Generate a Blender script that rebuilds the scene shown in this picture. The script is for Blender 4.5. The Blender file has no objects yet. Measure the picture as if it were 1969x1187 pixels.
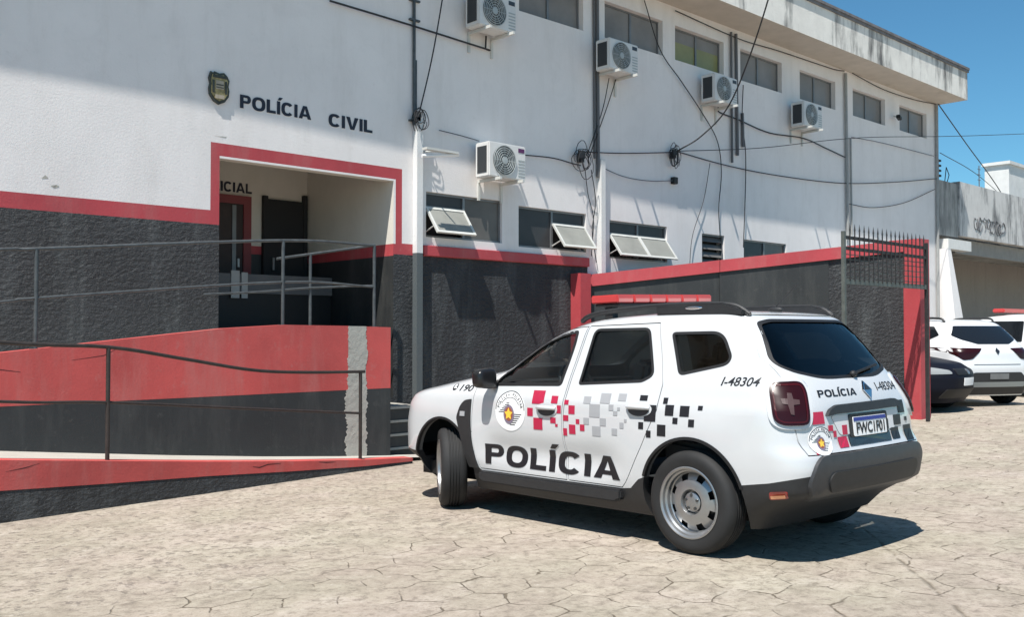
import bpy, bmesh, math, random
import numpy as np
from mathutils import Vector, Matrix
from mathutils.bvhtree import BVHTree

random.seed(7)
scene = bpy.context.scene
COL = scene.collection
R = math.radians

# ------------------------------------------------------------------ camera
CAM_H = 1.465
FOC = 1850.0 / 1969.0 * 36.0
HEAD = R(46.99)                    # camera heading, measured from the facade normal towards +X
cam_d = bpy.data.cameras.new("camera")
cam_d.lens = FOC
cam_d.sensor_width = 36.0
cam_d.sensor_fit = 'HORIZONTAL'
cam_d.clip_end = 2000
cam = bpy.data.objects.new("camera", cam_d)
COL.objects.link(cam)
cam.location = (0, 0, CAM_H)
cam.rotation_euler = (R(90 + 1.44), 0, R(46.99 - 90))
scene.camera = cam

# ------------------------------------------------------------------ light
LIGHT = Vector((0.50, 0.21, -1.0)).normalized()     # direction in which the sunlight travels
ELEV = math.asin(-LIGHT.z)
world = bpy.data.worlds.new("World")
scene.world = world
world.use_nodes = True
wn = world.node_tree
bg = wn.nodes["Background"]
sky = wn.nodes.new("ShaderNodeTexSky")
sky.sky_type = 'NISHITA'
sky.sun_disc = False
sky.sun_elevation = ELEV
sky.sun_rotation = math.atan2(-LIGHT.x, -LIGHT.y)
sky.altitude = 600
sky.air_density = 1.0
sky.dust_density = 0.2
sky.ozone_density = 3.0
tint = wn.nodes.new("ShaderNodeMix")
tint.data_type = 'RGBA'
tint.blend_type = 'MULTIPLY'
tint.inputs[0].default_value = 1.0
tint.inputs[7].default_value = (0.57, 0.99, 1.05, 1.0)
wn.links.new(sky.outputs[0], tint.inputs[6])
wn.links.new(tint.outputs[2], bg.inputs[0])
bg.inputs[1].default_value = 0.085
sun_d = bpy.data.lights.new("sun", 'SUN')
sun_d.energy = 5.0
sun_d.angle = R(0.55)
sun_d.color = (1.0, 0.96, 0.90)
sun = bpy.data.objects.new("sun", sun_d)
sun.rotation_euler = LIGHT.to_track_quat('-Z', 'Y').to_euler()
sun.location = (-10, -5, 25)
COL.objects.link(sun)
scene.view_settings.view_transform = 'Standard'
scene.view_settings.look = 'None'
scene.view_settings.gamma = 1.0
scene.view_settings.use_curve_mapping = False
scene.view_settings.exposure = 0.50
scene.cycles.max_bounces = 8
scene.cycles.transparent_max_bounces = 12

# ------------------------------------------------------------------ materials
def new_mat(name):
    m = bpy.data.materials.new(name)
    m.use_nodes = True
    nt = m.node_tree
    return m, nt, nt.nodes["Principled BSDF"]

def setp(b, **kw):
    for k, v in kw.items():
        b.inputs[k.replace('_', ' ')].default_value = v

def c4(c):
    return (c[0], c[1], c[2], 1.0)

def noise(nt, scale, detail=5, stretch=(1, 1, 1), coord='Object', rough=0.6, dist=0.0):
    tc = nt.nodes.new("ShaderNodeTexCoord")
    mp = nt.nodes.new("ShaderNodeMapping")
    mp.inputs['Scale'].default_value = stretch
    nz = nt.nodes.new("ShaderNodeTexNoise")
    nz.inputs['Scale'].default_value = scale
    nz.inputs['Detail'].default_value = detail
    nz.inputs['Roughness'].default_value = rough
    nz.inputs['Distortion'].default_value = dist
    nt.links.new(tc.outputs[coord], mp.inputs[0])
    nt.links.new(mp.outputs[0], nz.inputs['Vector'])
    return nz.outputs['Fac']

def ramp(nt, fac, stops):
    r = nt.nodes.new("ShaderNodeValToRGB")
    el = r.color_ramp.elements
    while len(el) < len(stops):
        el.new(0.5)
    for e, (p, c) in zip(el, stops):
        e.position = p
        e.color = c4(c) if len(c) == 3 else c
    nt.links.new(fac, r.inputs[0])
    return r.outputs[0]

def mixc(nt, fac, a, b, mode='MIX'):
    n = nt.nodes.new("ShaderNodeMix")
    n.data_type = 'RGBA'
    n.blend_type = mode
    for sock, v in ((n.inputs[0], fac), (n.inputs[6], a), (n.inputs[7], b)):
        if isinstance(v, (int, float)):
            sock.default_value = v
        elif isinstance(v, tuple):
            sock.default_value = c4(v)
        else:
            nt.links.new(v, sock)
    return n.outputs[2]

def math_n(nt, op, a, b=None, clamp=False):
    n = nt.nodes.new("ShaderNodeMath")
    n.operation = op
    n.use_clamp = clamp
    for i, v in enumerate((a, b)):
        if v is None:
            continue
        if isinstance(v, (int, float)):
            n.inputs[i].default_value = v
        else:
            nt.links.new(v, n.inputs[i])
    return n.outputs[0]

def vmath(nt, op, a, b=None, c=None):
    n = nt.nodes.new("ShaderNodeVectorMath")
    n.operation = op
    for i, v in enumerate((a, b, c)):
        if v is None:
            continue
        if isinstance(v, tuple):
            n.inputs[i].default_value = v
        else:
            nt.links.new(v, n.inputs[i])
    return n.outputs[1] if op in ('DOT_PRODUCT', 'LENGTH') else n.outputs[0]

def bump(nt, b, height, strength=0.3, dist=0.02):
    n = nt.nodes.new("ShaderNodeBump")
    n.inputs['Strength'].default_value = strength
    n.inputs['Distance'].default_value = dist
    nt.links.new(height, n.inputs['Height'])
    nt.links.new(n.outputs[0], b.inputs['Normal'])

def plain(name, col, rough=0.5, metal=0.0, coat=0.0, vary=0.0, scale=6, spec=0.5):
    m, nt, b = new_mat(name)
    setp(b, Base_Color=c4(col), Roughness=rough, Metallic=metal, Coat_Weight=coat)
    b.inputs['Specular IOR Level'].default_value = spec
    if coat:
        setp(b, Coat_Roughness=0.03)
    if vary:
        f = noise(nt, scale, 5)
        lo = tuple(max(0, c * (1 - vary)) for c in col)
        hi = tuple(min(1, c * (1 + vary)) for c in col)
        nt.links.new(ramp(nt, f, [(0.3, lo), (0.7, hi)]), b.inputs['Base Color'])
    return m

def painted_wall(name, col, worn, rough=0.75, bstr=0.15, bscale=40, stain=0.25, stretch=(1, 1, 1), streak=(1.5, 1.5, 0.25), bdist=0.02, vary=0.055):
    m, nt, b = new_mat(name)
    f1 = noise(nt, 0.9, 6, (1, 1, 1))
    base = ramp(nt, f1, [(0.3, tuple(c * (1 - vary) for c in col)), (0.7, tuple(min(1, c * (1 + vary * .7)) for c in col))])
    f2 = noise(nt, 1.6, 7, streak, rough=0.7)
    msk = ramp(nt, f2, [(0.50, (0, 0, 0)), (0.70, (stain, stain, stain))])
    c = mixc(nt, msk, base, worn)
    f4 = noise(nt, 9.0, 4, (1, 1, 1), rough=0.7)
    c = mixc(nt, ramp(nt, f4, [(0.60, (0, 0, 0)), (0.74, (stain * 0.8,) * 3)]), c, worn)
    f6 = noise(nt, 2.6, 6, (1, 1, 1), rough=0.7, dist=0.4)
    c = mixc(nt, ramp(nt, f6, [(0.52, (0, 0, 0)), (0.62, (stain * 0.45,) * 3)]), c, tuple(x * 0.72 for x in col))
    nt.links.new(c, b.inputs['Base Color'])
    setp(b, Roughness=rough)
    f3 = noise(nt, bscale, 6, stretch, rough=0.65)
    bump(nt, b, f3, bstr, bdist)
    return m

M = {}
M['white'] = painted_wall('white_wall_paint', (0.77, 0.735, 0.715), (0.52, 0.48, 0.44), stain=0.25)
M['cream'] = painted_wall('cream_porch_paint', (0.66, 0.62, 0.55), (0.50, 0.46, 0.40), stain=0.2)
M['red'] = painted_wall('red_wall_paint', (0.43, 0.055, 0.065), (0.40, 0.15, 0.14), rough=0.6, stain=0.45, vary=0.16)
M['red_ramp'] = painted_wall('red_ramp_paint', (0.53, 0.082, 0.074), (0.46, 0.18, 0.16), rough=0.65, stain=0.55, vary=0.22)
M['dark'] = painted_wall('dark_smooth_paint', (0.027, 0.029, 0.030), (0.075, 0.075, 0.070), rough=0.55, stain=0.55, vary=0.25)
M['rough_dark'] = painted_wall('dark_rough_render', (0.025, 0.0275, 0.031), (0.070, 0.077, 0.080), rough=0.6, bstr=1.0,
                               bscale=17.0, stain=0.9, stretch=(0.85, 1, 1.3), bdist=0.045, vary=0.35)
M['ramp_floor'] = painted_wall('pale_ramp_screed', (0.46, 0.43, 0.38), (0.32, 0.29, 0.25), stain=0.4, bscale=20)
M['bare'] = painted_wall('bare_mortar', (0.40, 0.385, 0.34), (0.22, 0.21, 0.18), stain=0.6, bstr=0.6, bscale=12)

def weathered(name, col, dirt, thr=0.52, hi=0.66, amount=0.85, streak=(1.3, 1.3, 0.22)):
    m, nt, b = new_mat(name)
    f = noise(nt, 1.7, 8, streak, rough=0.72)
    f2 = noise(nt, 0.45, 4, (1, 1, 1))
    k = math_n(nt, 'ADD', math_n(nt, 'MULTIPLY', f, 0.7), math_n(nt, 'MULTIPLY', f2, 0.42))
    msk = ramp(nt, k, [(thr, (0, 0, 0)), (hi, (amount,) * 3)])
    base = ramp(nt, noise(nt, 3.0, 6), [(0.3, tuple(c * 0.85 for c in col)), (0.7, col)])
    f5 = noise(nt, 14, 6, (1, 1, 0.35), rough=0.75)
    d = mixc(nt, f5, dirt, tuple(min(1, x * 2.6) for x in dirt))
    nt.links.new(mixc(nt, msk, base, d), b.inputs['Base Color'])
    setp(b, Roughness=0.85)
    bump(nt, b, noise(nt, 25, 6), 0.25, 0.02)
    return m
M['fascia'] = weathered('weathered_fascia_concrete', (0.80, 0.77, 0.71), (0.035, 0.035, 0.035), 0.565, 0.69, 0.9)
M['old_concrete'] = weathered('black_stained_concrete', (0.50, 0.49, 0.46), (0.035, 0.038, 0.04), 0.47, 0.68, 0.9)
M['streaked'] = weathered('streaked_concrete', (0.62, 0.61, 0.59), (0.04, 0.042, 0.045), 0.55, 0.68, 0.9, (1.6, 1.6, 0.30))
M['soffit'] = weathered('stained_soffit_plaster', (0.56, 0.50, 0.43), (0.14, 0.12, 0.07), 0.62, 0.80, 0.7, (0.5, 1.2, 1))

M['car_white'] = plain('white_car_paint', (0.55, 0.56, 0.57), 0.35, 0, 1.0, vary=0.02, scale=3)
M['car_white2'] = plain('white_car_paint_far', (0.70, 0.71, 0.72), 0.35, 0, 0.8)
M['car_dark'] = plain('dark_navy_car_paint', (0.007, 0.008, 0.014), 0.5, 0, 0.0, spec=0.12)
M['lining'] = plain('dark_cabin_lining', (0.020, 0.02, 0.022), 0.8)
M['cabin'] = plain('grey_cabin_trim', (0.11, 0.11, 0.112), 0.8)
M['plastic'] = plain('grained_black_plastic', (0.019, 0.0195, 0.021), 0.55, vary=0.15, scale=20)
M['plastic_grey'] = plain('grey_bumper_plastic', (0.036, 0.037, 0.040), 0.48, vary=0.12, scale=20)
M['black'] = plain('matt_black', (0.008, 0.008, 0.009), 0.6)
M['black_gloss'] = plain('semi_gloss_black', (0.012, 0.012, 0.013), 0.3)
M['decal_black'] = plain('black_vinyl', (0.010, 0.010, 0.013), 0.45)
M['decal_red'] = plain('crimson_vinyl', (0.42, 0.015, 0.055), 0.45)
M['decal_red_dark'] = plain('dark_red_crack', (0.06, 0.012, 0.012), 0.8)
M['decal_grey'] = plain('grey_vinyl', (0.33, 0.335, 0.35), 0.45)
M['decal_white'] = plain('white_vinyl', (0.80, 0.80, 0.80), 0.45)
M['decal_yellow'] = plain('yellow_vinyl', (0.85, 0.55, 0.06), 0.45)
M['decal_blue'] = plain('blue_vinyl', (0.02, 0.03, 0.22), 0.45)
M['rubber'] = plain('tyre_rubber', (0.014, 0.014, 0.0145), 0.75, vary=0.35, scale=5)
M['steel'] = plain('silver_wheel_steel', (0.34, 0.345, 0.35), 0.36, 0.8, vary=0.1, scale=8)
M['chrome'] = plain('dark_chrome_trim', (0.10, 0.105, 0.11), 0.22, 0.8)
M['bright'] = plain('bright_chrome', (0.7, 0.7, 0.72), 0.15, 1.0)
M['lamp_red'] = plain('dark_red_lens', (0.022, 0.003, 0.004), 0.25, 0, 0.15, spec=0.25)
M['lamp_ring'] = plain('brighter_red_lens', (0.055, 0.005, 0.007), 0.25, 0, 0.15, spec=0.25)
M['lamp_pale'] = plain('pale_lamp_insert', (0.070, 0.042, 0.043), 0.35, 0, 0.0, spec=0.25)
M['beacon'] = plain('red_beacon_plastic', (0.58, 0.060, 0.060), 0.3, 0, 0.6)
M['beacon_pale'] = plain('pale_red_beacon_plastic', (0.72, 0.22, 0.20), 0.25, 0, 0.6)
M['amber'] = plain('amber_reflector', (0.26, 0.03, 0.025), 0.2, 0, 0.8)
M['headlamp'] = plain('clear_headlamp_lens', (0.26, 0.275, 0.28), 0.2, 0, 0.3)
M['rail'] = plain('dark_painted_tube', (0.070, 0.078, 0.082), 0.45, 0.2, vary=0.3, scale=12)
M['rail_brown'] = plain('brown_painted_tube', (0.038, 0.030, 0.026), 0.5, 0.2, vary=0.3, scale=12)
M['gate'] = plain('black_gate_steel', (0.030, 0.028, 0.028), 0.55, 0.2, vary=0.3, scale=10)
M['gate_grey'] = plain('grey_green_gate_steel', (0.105, 0.115, 0.105), 0.55, 0.2, vary=0.25, scale=10)
M['cable'] = plain('black_cable_sheath', (0.016, 0.016, 0.018), 0.6)
M['cable_grey'] = plain('grey_cable_sheath', (0.11, 0.11, 0.115), 0.6)
M['pipe'] = painted_wall('grey_white_pipe_paint', (0.66, 0.66, 0.65), (0.4, 0.4, 0.38), stain=0.3)
M['pipe_mid'] = plain('grey_pipe_paint', (0.30, 0.30, 0.29), 0.6, vary=0.1)
M['pipe_dark'] = painted_wall('dark_pipe_paint', (0.085, 0.10, 0.105), (0.12, 0.12, 0.12), stain=0.3)
M['ac'] = plain('white_ac_casing', (0.64, 0.63, 0.61), 0.45, vary=0.05)
M['ac_dark'] = plain('dark_ac_fins', (0.030, 0.033, 0.036), 0.6)
M['ac_mid'] = plain('grey_fan_opening', (0.10, 0.11, 0.11), 0.6)
M['ac_grille'] = plain('grey_ac_fan_grille', (0.36, 0.39, 0.39), 0.45)
M['ac_label'] = plain('purple_ac_badge', (0.10, 0.02, 0.09), 0.4)
M['ac_label2'] = plain('dark_ac_badge', (0.04, 0.045, 0.055), 0.4)
M['frame'] = plain('grey_window_frame', (0.21, 0.215, 0.22), 0.45, 0.5, vary=0.1)
M['frame_white'] = plain('white_flap_frame', (0.54, 0.54, 0.51), 0.5, vary=0.1)
M['pane'] = plain('grey_window_glass', (0.125, 0.118, 0.110), 0.30, vary=0.25, scale=1.2, spec=0.25)
M['pane_up'] = plain('pale_grey_window_glass', (0.225, 0.215, 0.205), 0.30, vary=0.2, scale=1.2, spec=0.25)
M['pane_dark'] = plain('dark_window_glass', (0.050, 0.050, 0.052), 0.3, vary=0.2, scale=1.2, spec=0.25)
M['pane_green'] = plain('yellow_green_reflection_glass', (0.25, 0.245, 0.10), 0.3, vary=0.15, scale=2)  # yellow-green reflection painted into the colour of the lower panes
M['pane_frost'] = plain('frosted_flap_glass', (0.25, 0.25, 0.225), 0.5, vary=0.12, scale=3)
M['door_brown'] = plain('dark_brown_door', (0.040, 0.026, 0.024), 0.6, vary=0.2)
M['door_red'] = plain('dull_red_door_frame', (0.22, 0.045, 0.05), 0.6)
M['paper'] = plain('pale_notice_paper', (0.42, 0.41, 0.39), 0.8)
M['letter'] = plain('navy_black_letters', (0.010, 0.012, 0.026), 0.5)
M['crest_gold'] = plain('tarnished_gold_crest', (0.30, 0.25, 0.12), 0.55, 0.2, vary=0.5, scale=22)
M['crest_dark'] = plain('dark_bronze_crest', (0.055, 0.060, 0.050), 0.55, 0.3, vary=0.4, scale=18)
M['crest_pale'] = plain('pale_crest_centre', (0.36, 0.31, 0.24), 0.6, 0.1, vary=0.2, scale=18)
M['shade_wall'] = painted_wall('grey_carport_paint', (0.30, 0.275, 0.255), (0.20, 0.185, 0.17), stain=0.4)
M['seat'] = plain('dark_seat_cloth', (0.055, 0.055, 0.060), 0.85)

def glass(name, tint, refl=0.04):
    m = bpy.data.materials.new(name)
    m.use_nodes = True
    nt = m.node_tree
    nt.nodes.remove(nt.nodes["Principled BSDF"])
    out = nt.nodes["Material Output"]
    tr = nt.nodes.new("ShaderNodeBsdfTransparent")
    tr.inputs[0].default_value = c4(tint)
    gl = nt.nodes.new("ShaderNodeBsdfGlossy")
    gl.inputs['Roughness'].default_value = 0.02
    fr = nt.nodes.new("ShaderNodeFresnel")
    fr.inputs[0].default_value = 1.5
    mx = nt.nodes.new("ShaderNodeMixShader")
    gm = nt.nodes.new("ShaderNodeNewGeometry")
    fc = math_n(nt, 'MULTIPLY', fr.outputs[0], math_n(nt, 'SUBTRACT', 1.0, gm.outputs['Backfacing']))
    nt.links.new(fc, mx.inputs[0])
    nt.links.new(tr.outputs[0], mx.inputs[1])
    nt.links.new(gl.outputs[0], mx.inputs[2])
    nt.links.new(mx.outputs[0], out.inputs[0])
    return m
M['glass_clear'] = glass('car_glass_clear', (0.76, 0.79, 0.79))
M['glass_tint'] = glass('car_glass_tinted', (0.50, 0.53, 0.54))
M['glass_black'] = plain('privacy_glass', (0.010, 0.012, 0.015), 0.05, 0, 0.0)

# ------------------------------------------------------------------ mesh helpers
def inv_world(o):
    m = Matrix.Identity(4)
    while o is not None:
        m = o.matrix_basis @ m
        o = o.parent
    return m.inverted()

class MB:
    """collects shapes; build() links them as one mesh object"""
    def __init__(self):
        self.bm = bmesh.new()
        self.mi = 0

    def face(self, pts):
        vs = [self.bm.verts.new(p) for p in pts]
        f = self.bm.faces.new(vs)
        f.material_index = self.mi
        return f

    def box(self, x0, x1, y0, y1, z0, z1):
        P = [(x, y, z) for x in (x0, x1) for y in (y0, y1) for z in (z0, z1)]
        v = [self.bm.verts.new(p) for p in P]
        for q in ((0, 1, 3, 2), (4, 6, 7, 5), (0, 4, 5, 1), (2, 3, 7, 6), (0, 2, 6, 4), (1, 5, 7, 3)):
            f = self.bm.faces.new([v[i] for i in q])
            f.material_index = self.mi
        return v

    def obox(self, c, ax, ay, az):
        """box centred at c with half-axis vectors"""
        c, ax, ay, az = map(Vector, (c, ax, ay, az))
        v = [self.bm.verts.new(c + ax * i + ay * j + az * k) for i in (-1, 1) for j in (-1, 1) for k in (-1, 1)]
        for q in ((0, 1, 3, 2), (4, 6, 7, 5), (0, 4, 5, 1), (2, 3, 7, 6), (0, 2, 6, 4), (1, 5, 7, 3)):
            f = self.bm.faces.new([v[i] for i in q])
            f.material_index = self.mi

    def prism(self, poly, fn0, fn1):
        """poly: 2D points; fn0/fn1 map a 2D point to the two 3D ends"""
        a = [self.bm.verts.new(fn0(*p)) for p in poly]
        b = [self.bm.verts.new(fn1(*p)) for p in poly]
        n = len(poly)
        fs = [self.bm.faces.new(a), self.bm.faces.new(list(reversed(b)))]
        for i in range(n):
            fs.append(self.bm.faces.new([a[i], b[i], b[(i + 1) % n], a[(i + 1) % n]]))
        for f in fs:
            f.material_index = self.mi

    def tube(self, pts, r, n=8, caps=True):
        pts = [Vector(p) for p in pts]
        rings = []
        prev = None
        for i, p in enumerate(pts):
            if i == 0:
                t = pts[1] - pts[0]
            elif i == len(pts) - 1:
                t = pts[-1] - pts[-2]
            else:
                t = (pts[i + 1] - p).normalized() + (p - pts[i - 1]).normalized()
            t.normalize()
            if prev is None:
                u = t.cross(Vector((0, 0, 1)))
                if u.length < 0.1:
                    u = t.cross(Vector((1, 0, 0)))
            else:
                u = prev - t * prev.dot(t)
            u.normalize()
            prev = u
            w = t.cross(u)
            rr = r[i] if isinstance(r, (list, tuple)) else r
            rings.append([self.bm.verts.new(p + (u * math.cos(2 * math.pi * k / n) + w * math.sin(2 * math.pi * k / n)) * rr) for k in range(n)])
        for a, b in zip(rings, rings[1:]):
            for k in range(n):
                f = self.bm.faces.new([a[k], a[(k + 1) % n], b[(k + 1) % n], b[k]])
                f.material_index = self.mi
        if caps:
            for rg in (rings[0], rings[-1]):
                f = self.bm.faces.new(rg)
                f.material_index = self.mi

    def lathe(self, prof, axis='Y', c=(0, 0, 0), n=48, skip=None):
        """prof: (radius, height along axis)"""
        c = Vector(c)
        rings = []
        for r, h in prof:
            ring = []
            for k in range(n):
                a = 2 * math.pi * k / n
                if axis == 'Y':
                    p = Vector((r * math.cos(a), h, r * math.sin(a)))
                elif axis == 'Z':
                    p = Vector((r * math.cos(a), r * math.sin(a), h))
                else:
                    p = Vector((h, r * math.cos(a), r * math.sin(a)))
                ring.append(self.bm.verts.new(c + p))
            rings.append(ring)
        for i, (a, b) in enumerate(zip(rings, rings[1:])):
            for k in range(n):
                if skip and skip(i, k):
                    continue
                f = self.bm.faces.new([a[k], a[(k + 1) % n], b[(k + 1) % n], b[k]])
                f.material_index = self.mi

    def ball(self, c, rx, ry, rz, seg=16, rings=10):
        r = bmesh.ops.create_uvsphere(self.bm, u_segments=seg, v_segments=rings, radius=1.0,
                                      matrix=Matrix.Translation(c) @ Matrix.Diagonal((rx, ry, rz, 1)))
        for v in r['verts']:
            for f in v.link_faces:
                f.material_index = self.mi

    def bevel(self, w=0.01, seg=2, angle=40):
        bmesh.ops.recalc_face_normals(self.bm, faces=self.bm.faces)
        ed = [e for e in self.bm.edges if len(e.link_faces) == 2 and e.calc_face_angle(0) > R(angle)]
        if ed:
            bmesh.ops.bevel(self.bm, geom=ed, offset=w, segments=seg, affect='EDGES', clamp_overlap=True)

    def build(self, name, mats, parent=None, world=True, smooth=None, recalc=True, origin=None):
        if recalc:
            bmesh.ops.recalc_face_normals(self.bm, faces=self.bm.faces)
        me = bpy.data.meshes.new(name)
        loc = Vector((0, 0, 0))
        if parent is not None and world:
            self.bm.transform(inv_world(parent))
        elif parent is None and origin is not False:
            xs = [v.co for v in self.bm.verts]
            loc = Vector(origin) if origin else Vector((sum(v.x for v in xs) / len(xs), sum(v.y for v in xs) / len(xs), min(v.z for v in xs)))
            self.bm.transform(Matrix.Translation(-loc))
        self.bm.to_mesh(me)
        self.bm.free()
        for m in (mats if isinstance(mats, (list, tuple)) else [mats]):
            me.materials.append(m)
        o = bpy.data.objects.new(name, me)
        COL.objects.link(o)
        o.location = loc
        if parent is not None:
            o.parent = parent
        if smooth is not None:
            shade(me, smooth)
        return o

def shade(me, angle):
    me.polygons.foreach_set("use_smooth", [True] * len(me.polygons))
    me.set_sharp_from_angle(angle=R(angle))
    me.update()

def tag(o, label=None, cat=None, group=None, kind=None):
    for k, v in (('label', label), ('category', cat), ('group', group), ('kind', kind)):
        if v:
            o[k] = v
    return o

def empty(name, loc, rot=(0, 0, 0), **kw):
    o = bpy.data.objects.new(name, None)
    o.empty_display_size = 0.2
    COL.objects.link(o)
    o.location = loc
    o.rotation_euler = rot
    return tag(o, **kw)

def copy_tree(o, parent=None):
    c = o.copy()
    COL.objects.link(c)
    if parent is not None:
        c.parent = parent
    for ch in list(o.children):
        copy_tree(ch, c)
    return c

def smooth_path(pts, n=8):
    P = [Vector(p) for p in pts]
    if len(P) < 3:
        return P
    out = []
    ext = [P[0] * 2 - P[1]] + P + [P[-1] * 2 - P[-2]]
    for i in range(1, len(ext) - 2):
        a, b, c, d = ext[i - 1:i + 3]
        for k in range(n):
            t = k / n
            out.append(0.5 * ((2 * b) + (c - a) * t + (2 * a - 5 * b + 4 * c - d) * t * t + (3 * b - a - 3 * c + d) * t ** 3))
    out.append(P[-1])
    return out

def round_poly(poly, r, n=4):
    P = [Vector(p) for p in poly]
    out = []
    for i, p in enumerate(P):
        a, b = P[i - 1], P[(i + 1) % len(P)]
        rr = r[i] if isinstance(r, (list, tuple)) else r
        da, db = (a - p), (b - p)
        s = p + da.normalized() * min(rr, da.length * 0.45)
        e = p + db.normalized() * min(rr, db.length * 0.45)
        for k in range(n + 1):
            t = k / n
            out.append(tuple(s * (1 - t) ** 2 + p * 2 * t * (1 - t) + e * t * t))
    return out

# --- text as flat triangulated bmesh in 2D
_fc = {}
def text_mesh(s, bold=0.0, shear=0.0, spacing=1.0):
    cu = bpy.data.curves.new('tmp', 'FONT')
    cu.body = s
    cu.size = 1.0
    cu.offset = bold
    cu.shear = shear
    cu.space_character = spacing
    cu.resolution_u = 4
    o = bpy.data.objects.new('tmp', cu)
    COL.objects.link(o)
    dg = bpy.context.evaluated_depsgraph_get()
    me = bpy.data.meshes.new_from_object(o.evaluated_get(dg))
    V = [tuple(v.co[:2]) for v in me.vertices]
    F = [tuple(p.vertices) for p in me.polygons]
    bpy.data.objects.remove(o)
    bpy.data.curves.remove(cu)
    bpy.data.meshes.remove(me)
    return V, F

def cap_h(bold):
    if bold not in _fc:
        V, _ = text_mesh('I', bold)
        _fc[bold] = (min(v[1] for v in V), max(v[1] for v in V))
    return _fc[bold]

def text_bm(bm, s, x0, x1, y0, y1, bold=0.0, shear=0.0, spacing=1.0, mat=None, xf=None):
    """adds text: x-extent fitted to x0..x1, capitals from y0 to y1"""
    V, F = text_mesh(s, bold, shear, spacing)
    lo, hi = cap_h(bold)
    mx0, mx1 = min(v[0] for v in V), max(v[0] for v in V)
    vs = []
    for x, y in V:
        p = Vector((x0 + (x - mx0) / (mx1 - mx0) * (x1 - x0), y0 + (y - lo) / (hi - lo) * (y1 - y0), 0))
        if xf:
            p = xf(p)
        vs.append(bm.verts.new(p))
    for f in F:
        try:
            bm.faces.new([vs[i] for i in f])
        except ValueError:
            pass
    return bm

GLYPH_W = {'P': .92, 'O': 1.14, 'L': .80, 'I': .28, 'Í': .28, 'C': 1.06, 'A': 1.16, 'V': 1.10}
def bold_text(bm, s, x0, x1, y0, y1, t=.27, tv=.20, gap=.15, slant=0.0):
    """heavy block capitals, drawn as strips, fitted to a box (accents rise above it)"""
    W = sum(GLYPH_W[c] for c in s) + gap * (len(s) - 1)
    kx, ky = (x1 - x0) / W, (y1 - y0)
    def F(cx, pts):
        vs = [bm.verts.new((x0 + (cx + px + slant * py) * kx, y0 + py * ky, 0)) for px, py in pts]
        bm.faces.new(vs)
    def strip(cx, A, B):
        for i in range(len(A) - 1):
            F(cx, [A[i], A[i + 1], B[i + 1], B[i]])
    def se(w, h, cxx, cyy, a, n=2.5):
        c, d = math.cos(a), math.sin(a)
        return (cxx + w * math.copysign(abs(c) ** (2 / n), c), cyy + h * math.copysign(abs(d) ** (2 / n), d))
    cx = 0.0
    for ch in s:
        w = GLYPH_W[ch]
        if ch in 'IÍ':
            F(cx, [(0, 0), (w, 0), (w, 1), (0, 1)])
            if ch == 'Í':
                F(cx, [(.06, 1.08), (.30, 1.08), (.52, 1.30), (.20, 1.30)])
        elif ch == 'L':
            F(cx, [(0, 0), (t, 0), (t, 1), (0, 1)])
            F(cx, [(t, 0), (w, 0), (w, tv), (t, tv)])
        elif ch == 'P':
            F(cx, [(0, 0), (t, 0), (t, 1), (0, 1)])
            c, h0 = w - .34, .38
            hm = (1 + h0) / 2
            an = [math.pi / 2 - math.pi * k / 14 for k in range(15)]
            A = [(t, 1)] + [se(w - c, (1 - h0) / 2, c, hm, a, 2.2) for a in an] + [(t, h0)]
            B = [(t, 1 - tv * .9)] + [se(w - c - t * .95, (1 - h0) / 2 - tv * .9, c, hm, a, 2.2) for a in an] + [(t, h0 + tv * .9)]
            strip(cx, A, B)
        elif ch in 'OC':
            lo_, hi_ = (0, 2 * math.pi) if ch == 'O' else (R(38), R(322))
            an = [lo_ + (hi_ - lo_) * k / 40 for k in range(41)]
            A = [se(w / 2, .52, w / 2, .5, a) for a in an]
            B = [se(w / 2 - t, .52 - tv, w / 2, .5, a) for a in an]
            strip(cx, A, B)
        elif ch in 'AV':
            f = (lambda y: y) if ch == 'A' else (lambda y: 1 - y)
            m, tt = w / 2, t * 1.12
            # left leg, right leg
            F(cx, [(0, f(0)), (tt, f(0)), (m, f(.80)), (m, f(1)), (m - tt * .52, f(1))])
            F(cx, [(w, f(0)), (w - tt, f(0)), (m, f(.80)), (m, f(1)), (m + tt * .52, f(1))])
            if ch == 'A':
                xa = lambda y: tt + (m - tt) * y / .80
                F(cx, [(xa(.18), .18), (w - xa(.18), .18), (w - xa(.36), .36), (xa(.36), .36)])
        cx += w + gap
    return bm

def bold_letters(s, x0, x1, y0, y1, gap=.15, **kw):
    """yields (character, bmesh) for each letter of a word fitted to the box"""
    W = sum(GLYPH_W[c] for c in s) + gap * (len(s) - 1)
    k, cx = (x1 - x0) / W, 0.0
    for ch in s:
        bm = bmesh.new()
        bold_text(bm, ch, x0 + cx * k, x0 + (cx + GLYPH_W[ch]) * k, y0, y1, **kw)
        cx += GLYPH_W[ch] + gap
        yield ch, bm

def polys_bm(polys):
    bm = bmesh.new()
    for p in polys:
        bm.faces.new([bm.verts.new((q[0], q[1], 0)) for q in p])
    return bm

def rect(x0, y0, x1, y1):
    return [(x0, y0), (x1, y0), (x1, y1), (x0, y1)]

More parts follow.
